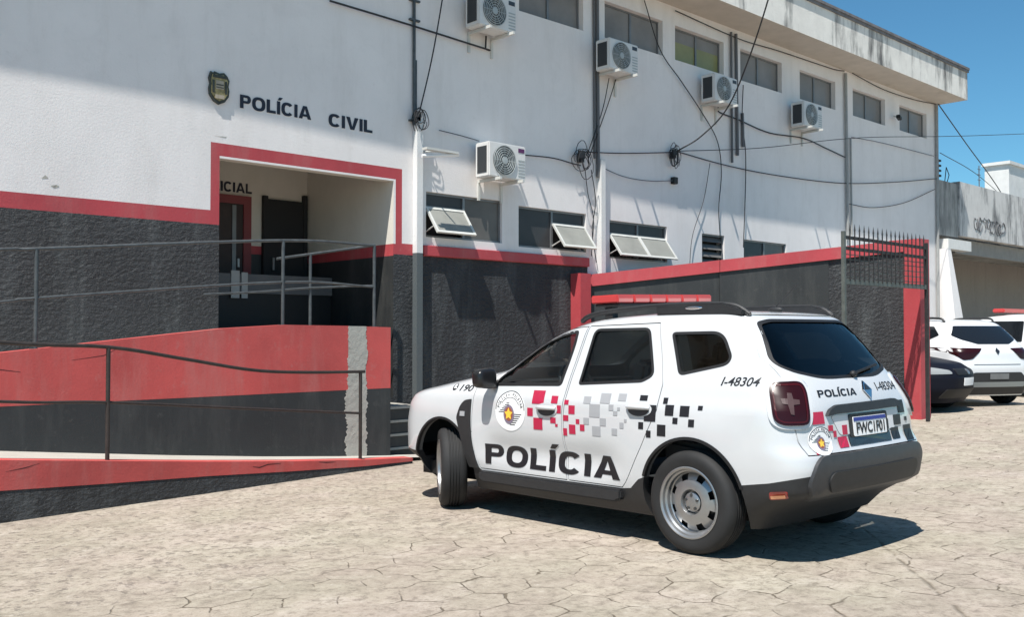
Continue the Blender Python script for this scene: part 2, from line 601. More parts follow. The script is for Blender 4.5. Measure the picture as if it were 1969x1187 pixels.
def decal(name, bm, frame, bvh, mat, parent, offset=0.003, thick=0.002, step=0.05, smooth=None, taper=None):
    """lays a flat outline (x, y) over a curved surface and gives it its own thickness"""
    o, U, V, D = map(Vector, frame)
    bmesh.ops.triangulate(bm, faces=bm.faces[:])
    co = [v.co for v in bm.verts]
    for ax in (0, 1):
        lo, hi = min(c[ax] for c in co), max(c[ax] for c in co)
        k = math.floor(lo / step) + 1
        while k * step < hi:
            no = [0, 0, 0]
            no[ax] = 1
            pl = [0, 0, 0]
            pl[ax] = k * step
            bmesh.ops.bisect_plane(bm, geom=bm.verts[:] + bm.edges[:] + bm.faces[:], plane_co=pl, plane_no=no, dist=1e-6)
            k += 1
    last = None
    for v in bm.verts:
        s = o + U * v.co.x + V * v.co.y
        hit, nrm, idx, dd = bvh.ray_cast(s - D * 4, D, 9)
        if hit is None:
            hit = bvh.find_nearest(s)[0]
        v.co = hit - D * offset
    if thick:
        r = bmesh.ops.extrude_face_region(bm, geom=bm.faces[:])
        mv = [e for e in r['geom'] if isinstance(e, bmesh.types.BMVert)]
        bmesh.ops.translate(bm, verts=mv, vec=D * thick)
    bmesh.ops.recalc_face_normals(bm, faces=bm.faces)
    me = bpy.data.meshes.new(name)
    bm.to_mesh(me)
    bm.free()
    me.materials.append(mat)
    ob = bpy.data.objects.new(name, me)
    COL.objects.link(ob)
    if parent is not None:
        ob.parent = parent
    if smooth:
        shade(me, smooth)
    return ob

# ------------------------------------------------------------------ ground
CAR_POS = Vector((6.082, 3.839, 0.0))
SLOPE = 0.0178
def gz(x, y):
    z = -SLOPE * max(-7.0, min(5.0, y - CAR_POS.y))
    t = max(0.0, min(1.0, (x - 10.0) / 8.0))
    z += 0.20 * t * t * (3 - 2 * t)
    return z

def ground_material():
    m, nt, b = new_mat('worn_hexagonal_paving')
    tc = nt.nodes.new("ShaderNodeTexCoord")
    P = tc.outputs['Object']
    # wobble of the paver edges
    nz = nt.nodes.new("ShaderNodeTexNoise")
    nz.inputs['Scale'].default_value = 3.0
    nz.inputs['Detail'].default_value = 4
    nz.inputs['Roughness'].default_value = 0.6
    nt.links.new(P, nz.inputs['Vector'])
    off = vmath(nt, 'MULTIPLY', vmath(nt, 'SUBTRACT', nz.outputs['Color'], (0.5, 0.5, 0.5)), (0.11, 0.11, 0))
    rot = nt.nodes.new("ShaderNodeMapping")
    rot.inputs['Rotation'].default_value = (0, 0, R(24))
    rot.inputs['Scale'].default_value = (1 / 0.345, 1 / 0.345, 0)
    nz2 = nt.nodes.new("ShaderNodeTexNoise")
    nz2.inputs['Scale'].default_value = 1.1
    nz2.inputs['Detail'].default_value = 2
    nt.links.new(P, nz2.inputs['Vector'])
    off2 = vmath(nt, 'MULTIPLY', vmath(nt, 'SUBTRACT', nz2.outputs['Color'], (0.5, 0.5, 0.5)), (0.45, 0.45, 0))
    off = vmath(nt, 'ADD', off, off2)
    nt.links.new(vmath(nt, 'ADD', P, off), rot.inputs[0])
    p = rot.outputs[0]
    h = (0.5, 0.8660254, 1.0)
    nh = (-0.5, -0.8660254, -1.0)
    a = vmath(nt, 'WRAP', p, h, nh)
    b2 = vmath(nt, 'WRAP', vmath(nt, 'SUBTRACT', p, (0.5, 0.8660254, 0)), h, nh)
    la, lb = vmath(nt, 'DOT_PRODUCT', a, a), vmath(nt, 'DOT_PRODUCT', b2, b2)
    sel = math_n(nt, 'LESS_THAN', lb, la)
    mixv = nt.nodes.new("ShaderNodeMix")
    mixv.data_type = 'VECTOR'
    nt.links.new(sel, mixv.inputs[0])
    nt.links.new(a, mixv.inputs[4])
    nt.links.new(b2, mixv.inputs[5])
    gv = mixv.outputs[1]
    q = vmath(nt, 'ABSOLUTE', gv)
    d1 = vmath(nt, 'DOT_PRODUCT', q, (1, 0, 0))
    d2 = vmath(nt, 'DOT_PRODUCT', q, (0.5, 0.8660254, 0))
    edge = math_n(nt, 'SUBTRACT', 0.5, math_n(nt, 'MAXIMUM', d1, d2))
    cell = vmath(nt, 'SUBTRACT', p, gv)
    wn_ = nt.nodes.new("ShaderNodeTexWhiteNoise")
    wn_.noise_dimensions = '3D'
    nt.links.new(vmath(nt, 'SNAP', vmath(nt, 'ADD', cell, (0.01, 0.01, 0.0)), (0.05, 0.05, 0.05)), wn_.inputs[0])
    rnd = wn_.outputs['Value']
    # where the paving shows (towards the camera side of a line) and where it is smeared over with screed
    sep = nt.nodes.new("ShaderNodeSeparateXYZ")
    nt.links.new(P, sep.inputs[0])
    line = math_n(nt, 'SUBTRACT', math_n(nt, 'ADD', 5.25, math_n(nt, 'MULTIPLY', sep.outputs[0], 0.13)), sep.outputs[1])
    wob = noise(nt, 0.8, 5)
    line = math_n(nt, 'ADD', line, math_n(nt, 'MULTIPLY', math_n(nt, 'SUBTRACT', wob, 0.5), 2.4))
    hexm = math_n(nt, 'MULTIPLY', line, 1.6, clamp=True)
    vis = noise(nt, 1.5, 5, rough=0.65)
    vism = ramp(nt, vis, [(0.41, (0.0,) * 3), (0.55, (1,) * 3)])
    vis2 = noise(nt, 7.0, 3, rough=0.6)
    vism2 = ramp(nt, vis2, [(0.40, (0.05,) * 3), (0.54, (1,) * 3)])
    # joints: width varies
    wv = math_n(nt, 'ADD', 0.006, math_n(nt, 'MULTIPLY', noise(nt, 5.0, 4), 0.030))
    jl = math_n(nt, 'SUBTRACT', 1.0, math_n(nt, 'DIVIDE', edge, wv), clamp=True)
    joint = math_n(nt, 'MULTIPLY', math_n(nt, 'MULTIPLY', jl, hexm), math_n(nt, 'MULTIPLY', vism, vism2))
    joint = math_n(nt, 'MULTIPLY', joint, 1.9, clamp=True)
    # one long straight groove running through the paving on the right
    gx, gy, gnx, gny = 6.55, 3.266, 0.6306, -0.7761
    dl = math_n(nt, 'ADD', math_n(nt, 'MULTIPLY', math_n(nt, 'SUBTRACT', sep.outputs[0], gx), gnx), math_n(nt, 'MULTIPLY', math_n(nt, 'SUBTRACT', sep.outputs[1], gy), gny))
    dl = math_n(nt, 'ADD', dl, math_n(nt, 'MULTIPLY', math_n(nt, 'SUBTRACT', noise(nt, 4.0, 4), 0.5), 0.05))
    gr = math_n(nt, 'SUBTRACT', 1.0, math_n(nt, 'DIVIDE', math_n(nt, 'ABSOLUTE', dl), 0.02), clamp=True)
    gr = math_n(nt, 'MULTIPLY', gr, math_n(nt, 'LESS_THAN', sep.outputs[0], 6.9))
    joint = math_n(nt, 'MAXIMUM', joint, math_n(nt, 'MULTIPLY', math_n(nt, 'MULTIPLY', gr, vism2), 0.8))
    # colours
    big = noise(nt, 0.35, 6)
    base = ramp(nt, big, [(0.30, (0.320, 0.288, 0.226)), (0.52, (0.395, 0.356, 0.284)), (0.72, (0.450, 0.410, 0.332))])
    med = noise(nt, 3.6, 8, (1, 1, 1), rough=0.72)
    base = mixc(nt, ramp(nt, med, [(0.38, (0.85,) * 3), (0.60, (0.0,) * 3)]), base, (0.290, 0.258, 0.202))
    smear = noise(nt, 1.6, 7, (0.7, 1.1, 1), rough=0.65, dist=0.5)
    base = mixc(nt, ramp(nt, smear, [(0.55, (0.0,) * 3), (0.70, (0.55,) * 3)]), base, (0.46, 0.42, 0.355))
    tone = ramp(nt, rnd, [(0.0, (0.93,) * 3), (1.0, (1.07,) * 3)])
    toned = mixc(nt, 1.0, base, tone, 'MULTIPLY')
    base = mixc(nt, math_n(nt, 'MULTIPLY', hexm, 0.75), base, toned)
    fine = noise(nt, 45, 5, (1, 1, 1), rough=0.75)
    base = mixc(nt, ramp(nt, fine, [(0.30, (0.7,) * 3), (0.47, (0.0,) * 3)]), base, (0.15, 0.128, 0.100))
    pits = noise(nt, 16, 4, (1, 1, 1), rough=0.6)
    gate = math_n(nt, 'SUBTRACT', 1.0, hexm)
    pm = math_n(nt, 'MULTIPLY', ramp(nt, pits, [(0.55, (0,) * 3), (0.66, (0.9,) * 3)]), gate)
    base = mixc(nt, pm, base, (0.17, 0.150, 0.123))
    grain = noise(nt, 13, 7, (1, 1, 1), rough=0.78)
    base = mixc(nt, ramp(nt, grain, [(0.36, (0.95,) * 3), (0.50, (0.0,) * 3)]), base, (0.200, 0.175, 0.138))
    base = mixc(nt, ramp(nt, grain, [(0.56, (0.0,) * 3), (0.72, (0.6,) * 3)]), base, (0.50, 0.465, 0.395))
    hue = noise(nt, 1.1, 4)
    base = mixc(nt, 1.0, base, ramp(nt, hue, [(0.35, (0.99, 1.0, 0.97)), (0.65, (1.025, 0.985, 1.0))]), 'MULTIPLY')
    base = mixc(nt, 1.0, base, (1.05, 1.03, 1.06), 'MULTIPLY')
    base = mixc(nt, math_n(nt, 'MULTIPLY', joint, 0.85), base, (0.105, 0.084, 0.058))
    nt.links.new(base, b.inputs['Base Color'])
    setp(b, Roughness=0.9)
    b.inputs['Specular IOR Level'].default_value = 0.25
    hgt = math_n(nt, 'ADD', math_n(nt, 'MULTIPLY', fine, 0.22), math_n(nt, 'MULTIPLY', med, 0.5))
    hgt = math_n(nt, 'ADD', hgt, math_n(nt, 'MULTIPLY', math_n(nt, 'MULTIPLY', rnd, hexm), 0.35))
    hgt = math_n(nt, 'ADD', hgt, math_n(nt, 'MULTIPLY', grain, 0.5))
    hgt = math_n(nt, 'SUBTRACT', hgt, math_n(nt, 'MULTIPLY', joint, 0.9))
    hgt = math_n(nt, 'SUBTRACT', hgt, math_n(nt, 'MULTIPLY', pm, 0.35))
    bump(nt, b, hgt, 0.55, 0.03)
    return m

def make_ground():
    bm = bmesh.new()
    xs = [-300, -120, -60, -30, -15] + [x * 0.8 for x in range(-10, 51)] + [45, 55, 70, 100, 160, 300]
    ys = [-300, -120, -60, -30, -15] + [y * 0.8 for y in range(-10, 24)] + [22, 30, 60, 120, 300]
    g = [[bm.verts.new((x, y, gz(x, y))) for y in ys] for x in xs]
    for i in range(len(xs) - 1):
        for j in range(len(ys) - 1):
            bm.faces.new([g[i][j], g[i + 1][j], g[i + 1][j + 1], g[i][j + 1]])
    me = bpy.data.meshes.new('ground')
    bm.to_mesh(me)
    bm.free()
    me.materials.append(ground_material())
    shade(me, 60)
    o = bpy.data.objects.new('ground', me)
    COL.objects.link(o)
    tag(o, kind='structure')
make_ground()

# ------------------------------------------------------------------ police station
FY = 10.5                       # facade plane
st = empty('police_station', (12, FY, 0), label='white two storey police station with red bands, dark base and small high windows', cat='building')
UPPER = [(9.94, 11.37), (11.89, 13.43), (13.78, 15.28), (15.83, 17.32), (18.01, 19.49), (20.27, 21.83), (22.57, 24.07)]
UZ = (6.35, 6.97)
LOWER = [(8.17, 9.59, 2.79, 3.42), (9.93, 11.43, 2.76, 3.38), (12.0, 13.53, 2.70, 3.33), (14.56, 15.27, 2.55, 3.29), (15.91, 17.44, 2.55, 3.27)]
PORCH = (5.13, 7.62, 0.60, 3.505)
holes = [(a, b, UZ[0], UZ[1]) for a, b in UPPER] + LOWER + [PORCH]

def region(x, z):
    # material index of the painted front: 0 white, 1 red, 2 rough dark
    if x < 5.13:
        if x > 5.02 and 2.72 < z < 3.68:
            return 1
        if z < 2.72:
            return 2
        if z < 2.885:
            return 1
        return 0
    if x < 7.76:
        if 3.53 < z < 3.68:
            return 1
        if x > 7.655 and 2.66 < z < 3.68:
            return 1
        if x > 7.62 and 2.52 < z <= 2.66:
            return 1
        return 2 if z < 2.52 else 0
    if x < 11.46:
        if z < 2.52:
            return 2
        if z < 2.67:
            return 1
    return 0

def facade():
    b = MB()
    xs = sorted({-9.0, 24.72, 5.02, 5.13, 7.62, 7.655, 7.76, 11.46} | {h[0] for h in holes} | {h[1] for h in holes} | {x for x in range(-8, 24, 2)})
    zs = sorted({-0.3, 7.32, 2.52, 2.66, 2.67, 2.72, 2.885, 3.53, 3.68} | {h[2] for h in holes} | {h[3] for h in holes})
    for i in range(len(xs) - 1):
        for j in range(len(zs) - 1):
            cx, cz = (xs[i] + xs[i + 1]) / 2, (zs[j] + zs[j + 1]) / 2
            if any(h[0] < cx < h[1] and h[2] < cz < h[3] for h in holes):
                continue
            b.mi = region(cx, cz)
            b.face([(xs[i], FY, zs[j]), (xs[i + 1], FY, zs[j]), (xs[i + 1], FY, zs[j + 1]), (xs[i], FY, zs[j + 1])])
    bmesh.ops.remove_doubles(b.bm, verts=b.bm.verts, dist=1e-4)
    b.mi = 0
    for x0, x1, z0, z1 in holes:
        if x0 == PORCH[0]:
            continue
        d = FY + 0.20
        b.face([(x0, FY, z0), (x0, d, z0), (x0, d, z1), (x0, FY, z1)])
        b.face([(x1, FY, z0), (x1, FY, z1), (x1, d, z1), (x1, d, z0)])
        b.face([(x0, FY, z0), (x1, FY, z0), (x1, d, z0), (x0, d, z0)])
        b.face([(x0, FY, z1), (x0, d, z1), (x1, d, z1), (x1, FY, z1)])
    # the other three sides
    for p in ([(24.72, FY, -0.3), (24.72, 22, -0.3), (24.72, 22, 7.32), (24.72, FY, 7.32)],
              [(-9, FY, -0.3), (-9, FY, 7.32), (-9, 22, 7.32), (-9, 22, -0.3)],
              [(-9, 22, -0.3), (-9, 22, 7.32), (24.72, 22, 7.32), (24.72, 22, -0.3)]):
        b.face(p)
    return b.build('wall', [M['white'], M['red'], M['rough_dark']], st, recalc=False)
facade()

# window sills of the red stripe: a thin proud painted band along the base stripe
b = MB()
b.box(8.1, 11.46, FY - 0.05, FY - 0.003, 2.525, 2.668)
b.bevel(0.006, 1)
b.build('stripe_ledge', M['red'], st)

# roof slab with weathered fascia
b = MB()
b.mi = 0
EL, EC, ER = 9.84, 9.74, 9.74          # front edge of the eaves at the left end, above the third window and at the corner
FR = [(-9, EL), (3.0, 9.825), (11.5, EC), (24.70, ER)]
for (xa, ya), (xb, yb) in zip(FR, FR[1:]):
    b.mi = 0
    b.face([(xa, ya, 7.30), (xb, yb, 7.30), (xb, yb, 8.04), (xa, ya, 8.04)])
    b.face([(xa, ya, 8.04), (xb, yb, 8.04), (xb, 22.2, 8.04), (xa, 22.2, 8.04)])
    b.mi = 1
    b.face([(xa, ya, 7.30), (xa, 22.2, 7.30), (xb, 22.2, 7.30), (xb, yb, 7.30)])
b.mi = 0
b.face([(24.70, ER, 7.30), (24.70, 22.2, 7.30), (24.70, 22.2, 8.04), (24.70, ER, 8.04)])
b.face([(-9, EL, 7.30), (-9, EL, 8.04), (-9, 22.2, 8.04), (-9, 22.2, 7.30)])
b.face([(-9, 22.2, 7.30), (-9, 22.2, 8.04), (24.70, 22.2, 8.04), (24.70, 22.2, 7.30)])
bmesh.ops.remove_doubles(b.bm, verts=b.bm.verts, dist=1e-5)
roof = b.build('roof', [M['fascia'], M['soffit']], st)
b = MB()
for k, ((xa, ya), (xb, yb)) in enumerate(zip(FR, FR[1:])):
    for (d0, d1, za, zb) in ((-.05, .05, 8.045, 8.10), (-.03, -.003, 7.985, 8.042)):
        e = 0.03 if k == 2 else 0
        P = [(x, y, z) for x, yy in ((xa, ya), (xb + e, yb)) for y in (yy + d0, yy + d1) for z in (za, zb)]
        v = [b.bm.verts.new(p) for p in P]
        for q in ((0, 1, 3, 2), (4, 6, 7, 5), (0, 4, 5, 1), (2, 3, 7, 6), (0, 2, 6, 4), (1, 5, 7, 3)):
            b.bm.faces.new([v[n_] for n_ in q])
b.build('drip_edge', plain('dark_roof_edge', (0.16, 0.15, 0.15), 0.7, vary=0.3), roof)

# windows ------------------------------------------------------------
def upper_window(x0, x1, k):
    z0, z1 = UZ
    f = MB()
    y0, y1 = FY + 0.10, FY + 0.15
    t = 0.03
    f.box(x0, x1, y0, y1, z0, z0 + t)
    f.box(x0, x1, y0, y1, z1 - t, z1)
    f.box(x0, x0 + t, y0, y1, z0 + t, z1 - t)
    f.box(x1 - t, x1, y0, y1, z0 + t, z1 - t)
    xm = (x0 + x1) / 2
    f.box(xm - 0.022, xm + 0.022, y0 - 0.004, y1, z0 + t, z1 - t)
    w = f.build('window', M['frame'], st)
    for a, c in ((x0 + t, xm - 0.022), (xm + 0.022, x1 - t)):
        p = MB()
        if k == 2:
            zm = z0 + 0.38
            p.box(a, c, y0 + 0.02, y0 + 0.03, zm, z1 - t)
            p.mi = 1
            p.box(a, c, y0 + 0.021, y0 + 0.031, z0 + t, zm)
        else:
            p.box(a, c, y0 + 0.02, y0 + 0.03, z0 + t, z1 - t)
        p.build('pane', [M['pane_up'], M['pane_green']], w)
for k, (a, c) in enumerate(UPPER):
    upper_window(a, c, k)

def flap(w, x0, x1, zh, drop, out):
    """top-hinged sash pushed open"""
    n = Vector((0, -out, -drop))
    L = n.length
    n.normalize()
    up = Vector((1, 0, 0)).cross(n)
    y = FY + 0.03
    c = Vector(((x0 + x1) / 2, y, zh)) + n * L / 2
    hx = (x1 - x0) / 2
    f = MB()
    for s in (-1, 1):
        f.obox(c + Vector((s * (hx - 0.018), 0, 0)), (0.018, 0, 0), up * 0.014, n * (L / 2))
        f.obox(c + n * s * (L / 2 - 0.018), (hx - 0.036, 0, 0), up * 0.0138, n * 0.018)
    o = f.build('flap', M['frame_white'], w)
    p = MB()
    p.obox(c, (hx - 0.036, 0, 0), up * 0.004, n * (L / 2 - 0.036))
    p.build('flap_pane', M['pane_frost'], w)
    for x in (x0 + 0.012, x1 - 0.012):
        s = MB()
        s.tube([(x, FY + 0.06, zh - drop * 0.95), Vector((x, y, zh)) + n * L * 0.72], 0.009, 6)
        s.build('stay', M['frame_white'], w)

def lower_window(x0, x1, z0, z1, flaps, transom, bars=False):
    f = MB()
    y0, y1 = FY + 0.04, FY + 0.09
    t = 0.03
    f.box(x0, x1, y0, y1, z0, z0 + t)
    f.box(x0, x1, y0, y1, z1 - t, z1)
    f.box(x0, x0 + t, y0, y1, z0 + t, z1 - t)
    f.box(x1 - t, x1, y0, y1, z0 + t, z1 - t)
    xm = (x0 + x1) / 2
    f.box(xm - 0.02, xm + 0.02, y0 - 0.003, y1, z0 + t, z1 - t)
    zt = z1 - transom
    w = f.build('window', M['frame'], st)
    halves = [(x0 + t, xm - 0.02), (xm + 0.02, x1 - t)]
    for i, (a, c) in enumerate(halves):
        if flaps[i]:
            r = MB()
            r.box(a, c, y0 + 0.003, y1 - 0.003, zt - 0.012, zt + 0.012)
            r.build('transom_bar', M['frame'], w)
            p = MB()
            p.box(a, c, y0 + 0.02, y0 + 0.028, zt + 0.012, z1 - t)
            p.build('pane', M['pane_dark'], w)
            flap(w, a - 0.02, c + 0.02, zt - 0.014, 0.37, 0.27)
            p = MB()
            p.box(a, c, y1 + 0.09, y1 + 0.10, z0 + t, zt - 0.012)  # dark sheet standing in for the unlit room behind the flap
            p.build('dark_room_backing', M['lining'], w)
            if bars:
                g = MB()
                for k in range(1, 8):
                    xx = a + (c - a) * k / 8
                    g.tube([(xx, y1 + 0.03, z0 + t), (xx, y1 + 0.03, zt - 0.012)], 0.006, 6)
                g.build('security_bars', M['rail_brown'], w)
        else:
            p = MB()
            p.box(a, c, y0 + 0.02, y0 + 0.028, z0 + t, z1 - t)
            p.build('pane', M['pane'] if i else M['pane_dark'], w)
lower_window(*LOWER[0], (True, False), 0.20)
lower_window(*LOWER[1], (False, True), 0.20)
lower_window(*LOWER[2], (True, True), 0.21, bars=True)
# small louvred window
x0, x1, z0, z1 = LOWER[3]
f = MB()
for q in ((x0, x1, z0, z0 + .03), (x0, x1, z1 - .03, z1), (x0, x0 + .03, z0 + .03, z1 - .03), (x1 - .03, x1, z0 + .03, z1 - .03)):
    f.box(q[0], q[1], FY + .04, FY + .09, q[2], q[3])
w = f.build('window', M['frame'], st)
p = MB()
for k in range(5):
    zc = z0 + 0.09 + k * 0.14
    n = Vector((0, -0.5, -1)).normalized()
    p.obox(((x0 + x1) / 2, FY + .065, zc), ((x1 - x0) / 2 - .03, 0, 0), Vector((0, 1, -0.5)).normalized() * .003, n * .055)
p.build('louvre_panes', M['pane'], w)
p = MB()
p.box(x0 + .03, x1 - .03, FY + .16, FY + .17, z0, z1)  # dark sheet in place of the shade behind the louvres
p.build('dark_room_backing', M['lining'], w)
lower_window(*LOWER[4], (False, False), 0.2)

# square downpipes on the facade
def downpipe(x, w, ztop, zb, split=None, depth=0.10):
    d = MB()
    d.mi = 0
    if split:
        d.box(x - w / 2, x + w / 2, FY - depth, FY - 0.002, split, ztop)
        d.mi = 1
        d.box(x - w / 2, x + w / 2, FY - depth, FY - 0.002, zb, split)
    else:
        d.box(x - w / 2, x + w / 2, FY - depth, FY - 0.002, zb, ztop)
    return d.build('downpipe', [M['pipe'], M['pipe_dark']], st)
downpipe(7.99, 0.10, 4.42, -0.15, 2.55)
b = MB()
b.tube([(7.93, FY - 0.03, 7.3), (7.94, FY - 0.03, 4.30)], 0.022, 8)
b.tube([(7.97, FY - 0.03, 5.2), (7.97, FY - 0.03, 4.42)], 0.014, 8)
for z in (6.02, 5.75, 4.36):
    b.box(7.86, 8.03, FY - 0.045, FY - 0.003, z - 0.012, z + 0.012)
b.build('conduit', M['rail'], st)
downpipe(11.74, 0.10, 4.30, -0.1)
b = MB()
b.tube([(11.66, FY - 0.04, 7.3), (11.68, FY - 0.04, 4.0)], 0.03, 8)
b.tube([(11.59, FY - 0.03, 7.3), (11.61, FY - 0.03, 4.3)], 0.020, 8)
b.build('conduit', M['cable_grey'], st)
downpipe(20.02, 0.10, 3.62, -0.1)
b = MB()
b.tube([(19.86, FY - 0.05, 7.22), (19.9, FY - 0.05, 3.55)], 0.035, 8)
b.tube([(20.08, FY - 0.04, 5.8), (20.1, FY - 0.04, 3.6)], 0.022, 8)
b.build('conduit', M['pipe_mid'], st)
b = MB()
b.tube([(24.55, FY - 0.05, 7.3), (24.5, FY - 0.05, 0)], 0.04, 8)
b.build('conduit', M['pipe_mid'], st)
b = MB()
b.tube([(15.47, FY - 0.04, 7.2), (15.48, FY - 0.04, 4.70)], 0.024, 8)
b.tube([(15.63, FY - 0.04, 7.2), (15.66, FY - 0.04, 4.86)], 0.030, 8)
b.tube([(15.83, FY - 0.04, 5.7), (15.85, FY - 0.04, 5.05)], 0.030, 8)
b.build('conduit', M['cable_grey'], st)

# porch recess ---------------------------------------------------------
PX0, PX1, _, PZ1 = PORCH
PZ0 = 1.47
PB = 12.7
b = MB()
b.mi = 0
CZ = 4.3
LT = FY + 0.16
b.face([(4.2, PB, 2.72), (PX1, PB, 2.72), (PX1, PB, CZ), (4.2, PB, CZ)])
b.face([(PX1, FY, 2.66), (PX1, FY, PZ1), (PX1, LT, PZ1), (PX1, LT, CZ), (PX1, PB, CZ), (PX1, PB, 2.66)])
b.face([(PX0, FY, 2.72), (PX0, LT, 2.72), (PX0, LT, PZ1), (PX0, FY, PZ1)])
b.face([(PX0, FY, PZ1), (PX0, LT, PZ1), (PX1, LT, PZ1), (PX1, FY, PZ1)])
b.face([(4.2, LT, PZ1), (4.2, LT, CZ), (PX1, LT, CZ), (PX1, LT, PZ1)])
b.face([(4.2, LT, CZ), (4.2, PB, CZ), (PX1, PB, CZ), (PX1, LT, CZ)])
b.face([(PX0, LT, PZ0), (PX0, LT, PZ1), (4.2, LT, PZ1), (4.2, LT, PZ0)])
b.face([(4.2, LT, PZ0), (4.2, LT, CZ), (4.2, PB, CZ), (4.2, PB, PZ0)])
b.mi = 1
b.face([(PX1, FY, 2.50), (PX1, FY, 2.66), (PX1, PB, 2.66), (PX1, PB, 2.50)])
b.face([(4.2, PB, 2.60), (PX1, PB, 2.60), (PX1, PB, 2.72), (4.2, PB, 2.72)])
b.mi = 2
b.face([(PX1, FY, 0.3), (PX1, FY, 2.50), (PX1, PB, 2.50), (PX1, PB, 0.3)])
b.face([(4.2, PB, PZ0), (PX1, PB, PZ0), (PX1, PB, 2.60), (4.2, PB, 2.60)])
b.face([(PX0, FY, PZ0), (PX0, LT, PZ0), (PX0, LT, 2.72), (PX0, FY, 2.72)])
b.mi = 3
b.face([(4.2, FY, PZ0), (6.95, FY, PZ0), (6.95, PB, PZ0), (4.2, PB, PZ0)])
b.face([(6.95, FY, 0.3), (6.95, PB, 0.3), (PX1, PB, 0.3), (PX1, FY, 0.3)])
b.mi = 2
b.face([(6.95, FY, 0.3), (6.95, FY, PZ0), (6.95, PB, PZ0), (6.95, PB, 0.3)])
b.face([(6.95, PB, 0.3), (6.95, PB, PZ0), (PX1, PB, PZ0), (PX1, PB, 0.3)])
b.build('porch_recess', [M['cream'], M['red'], M['dark'], M['ramp_floor']], st, recalc=False)
# doors on the back wall of the porch
d = MB()
d.mi = 0
for q in ((5.55, 5.64, 1.5, 3.42), (6.55, 6.67, 1.5, 3.42), (5.64, 6.55, 3.30, 3.42)):
    d.box(q[0], q[1], PB - 0.06, PB - 0.003, q[2], q[3])
dr = d.build('door', M['door_red'], st)
d = MB()
d.box(5.64, 6.42, PB - 0.035, PB - 0.004, 1.5, 3.30)
d.box(6.42, 6.55, PB - 0.035, PB - 0.004, 1.5, 3.30)
d.build('door_leaf', M['door_brown'], dr)
d = MB()
d.box(6.38, 6.44, PB - 0.05, PB - 0.036, 1.5, 3.28)
d.build('door_stile', M['frame'], dr)
d = MB()
d.box(6.93, 7.52, PB - 0.05, PB - 0.004, 1.5, 3.42)
d.box(6.86, 6.93, PB - 0.07, PB - 0.003, 1.5, 3.46)
d.box(7.52, 7.585, PB - 0.07, PB - 0.003, 1.5, 3.52)
dd = d.build('door', M['lining'], st)
d = MB()
d.box(7.00, 7.03, PB - 0.085, PB - 0.051, 2.38, 2.56)
d.build('door_handle', M['steel'], dd)
d = MB()
d.box(6.46, 6.49, PB - 0.06, PB - 0.037, 2.40, 2.52)
d.build('door_handle', M['steel'], dr)
# low service counter and dark bench inside the porch
d = MB()
d.mi = 0
d.box(5.2, 7.60, 12.0, 12.3, 1.475, 2.0)
d.mi = 1
d.box(5.18, 7.60, 11.97, 12.33, 2.0, 2.26)
cnt = d.build('porch_counter', [M['black'], plain('grey_counter_front', (0.12, 0.115, 0.115), 0.6, vary=0.1)], st)
# notice on a pole of the rail side
d = MB()
d.box(6.02, 6.14, 11.955, 11.967, 1.93, 2.30)
d.box(6.17, 6.26, 11.955, 11.967, 1.93, 2.28)
d.build('paper_notice', M['paper'], cnt)
# second sign inside the porch
bm = bmesh.new()
bold_text(bm, 'POLICIAL', 5.84, 6.70, 3.47, 3.61, t=.25, gap=.13)
def upright(bm, y, depth, name, mat, parent=None):
    r = bmesh.ops.extrude_face_region(bm, geom=bm.faces[:])
    mv = [e for e in r['geom'] if isinstance(e, bmesh.types.BMVert)]
    bmesh.ops.translate(bm, verts=mv, vec=(0, 0, depth))
    for v in bm.verts:
        v.co = Vector((v.co.x, y - v.co.z, v.co.y))
    o = MB()
    o.bm.free()
    o.bm = bm
    return o.build(name, mat, parent)
s = upright(bm, PB - 0.004, 0.006, 'porch_lettering', M['letter'])
tag(s, 'black letters on the back wall inside the porch, above the red framed door', 'lettering')

for pts in ([(3.27, 2.985), (3.33, 3.0), (3.36, 2.985), (3.31, 2.965)], [(5.05, 3.755), (5.22, 3.765), (5.20, 3.752)], [(3.18, 3.05), (3.22, 3.09), (3.25, 3.06)]):
    b = MB()
    b.face([(x, FY - 0.002, z) for x, z in reversed(pts)])
    b.build('wall_scuff', M['bare'], st, recalc=False)
# entrance lettering and crest
sg = empty('facade_lettering', (6.3, FY, 4.1), label='raised dark letters reading POLÍCIA CIVIL above the porch', cat='lettering')
for txt, q in (('POLÍCIA', (5.38, 6.345, 4.135, 4.295)), ('CIVIL', (6.60, 7.27, 4.10, 4.26))):
    for ch, bm in bold_letters(txt, *q, gap=.12, t=.29, tv=.21):
        upright(bm, FY - 0.003, 0.005, 'letter', M['letter'], sg)
crest = empty('wall_crest', (5.10, FY, 4.20), label='small tarnished gold police shield fixed on the white wall left of the lettering', cat='crest')
def shield(sc, zc):
    pts = [(-.105, .17), (-.075, .155), (-.06, .175), (0, .16), (.06, .175), (.10, .14), (.128, .09), (.115, .02), (.128, -.03), (.12, -.10), (.07, -.17), (0, -.205), (-.07, -.17), (-.12, -.10), (-.128, -.03), (-.115, .03), (-.13, .09)]
    return [(5.105 + x * sc, zc + z * sc) for x, z in reversed(pts)]
for name, sc, d0, d1, mt in (('shield_rim', 1.0, 0.03, 0.004, 'crest_dark'), ('shield_face', 0.82, 0.04, 0.0305, 'crest_gold')):
    b = MB()
    b.prism(shield(sc, 4.33), lambda x, z, d=d0: (x, FY - d, z), lambda x, z, d=d1: (x, FY - d, z))
    b.build(name, M[mt], crest)
b = MB()
b.box(5.055, 5.155, FY - 0.047, FY - 0.041, 4.30, 4.40)
b.build('shield_device', M['crest_pale'], crest)
b = MB()
b.box(5.05, 5.16, FY - 0.047, FY - 0.041, 4.19, 4.235)
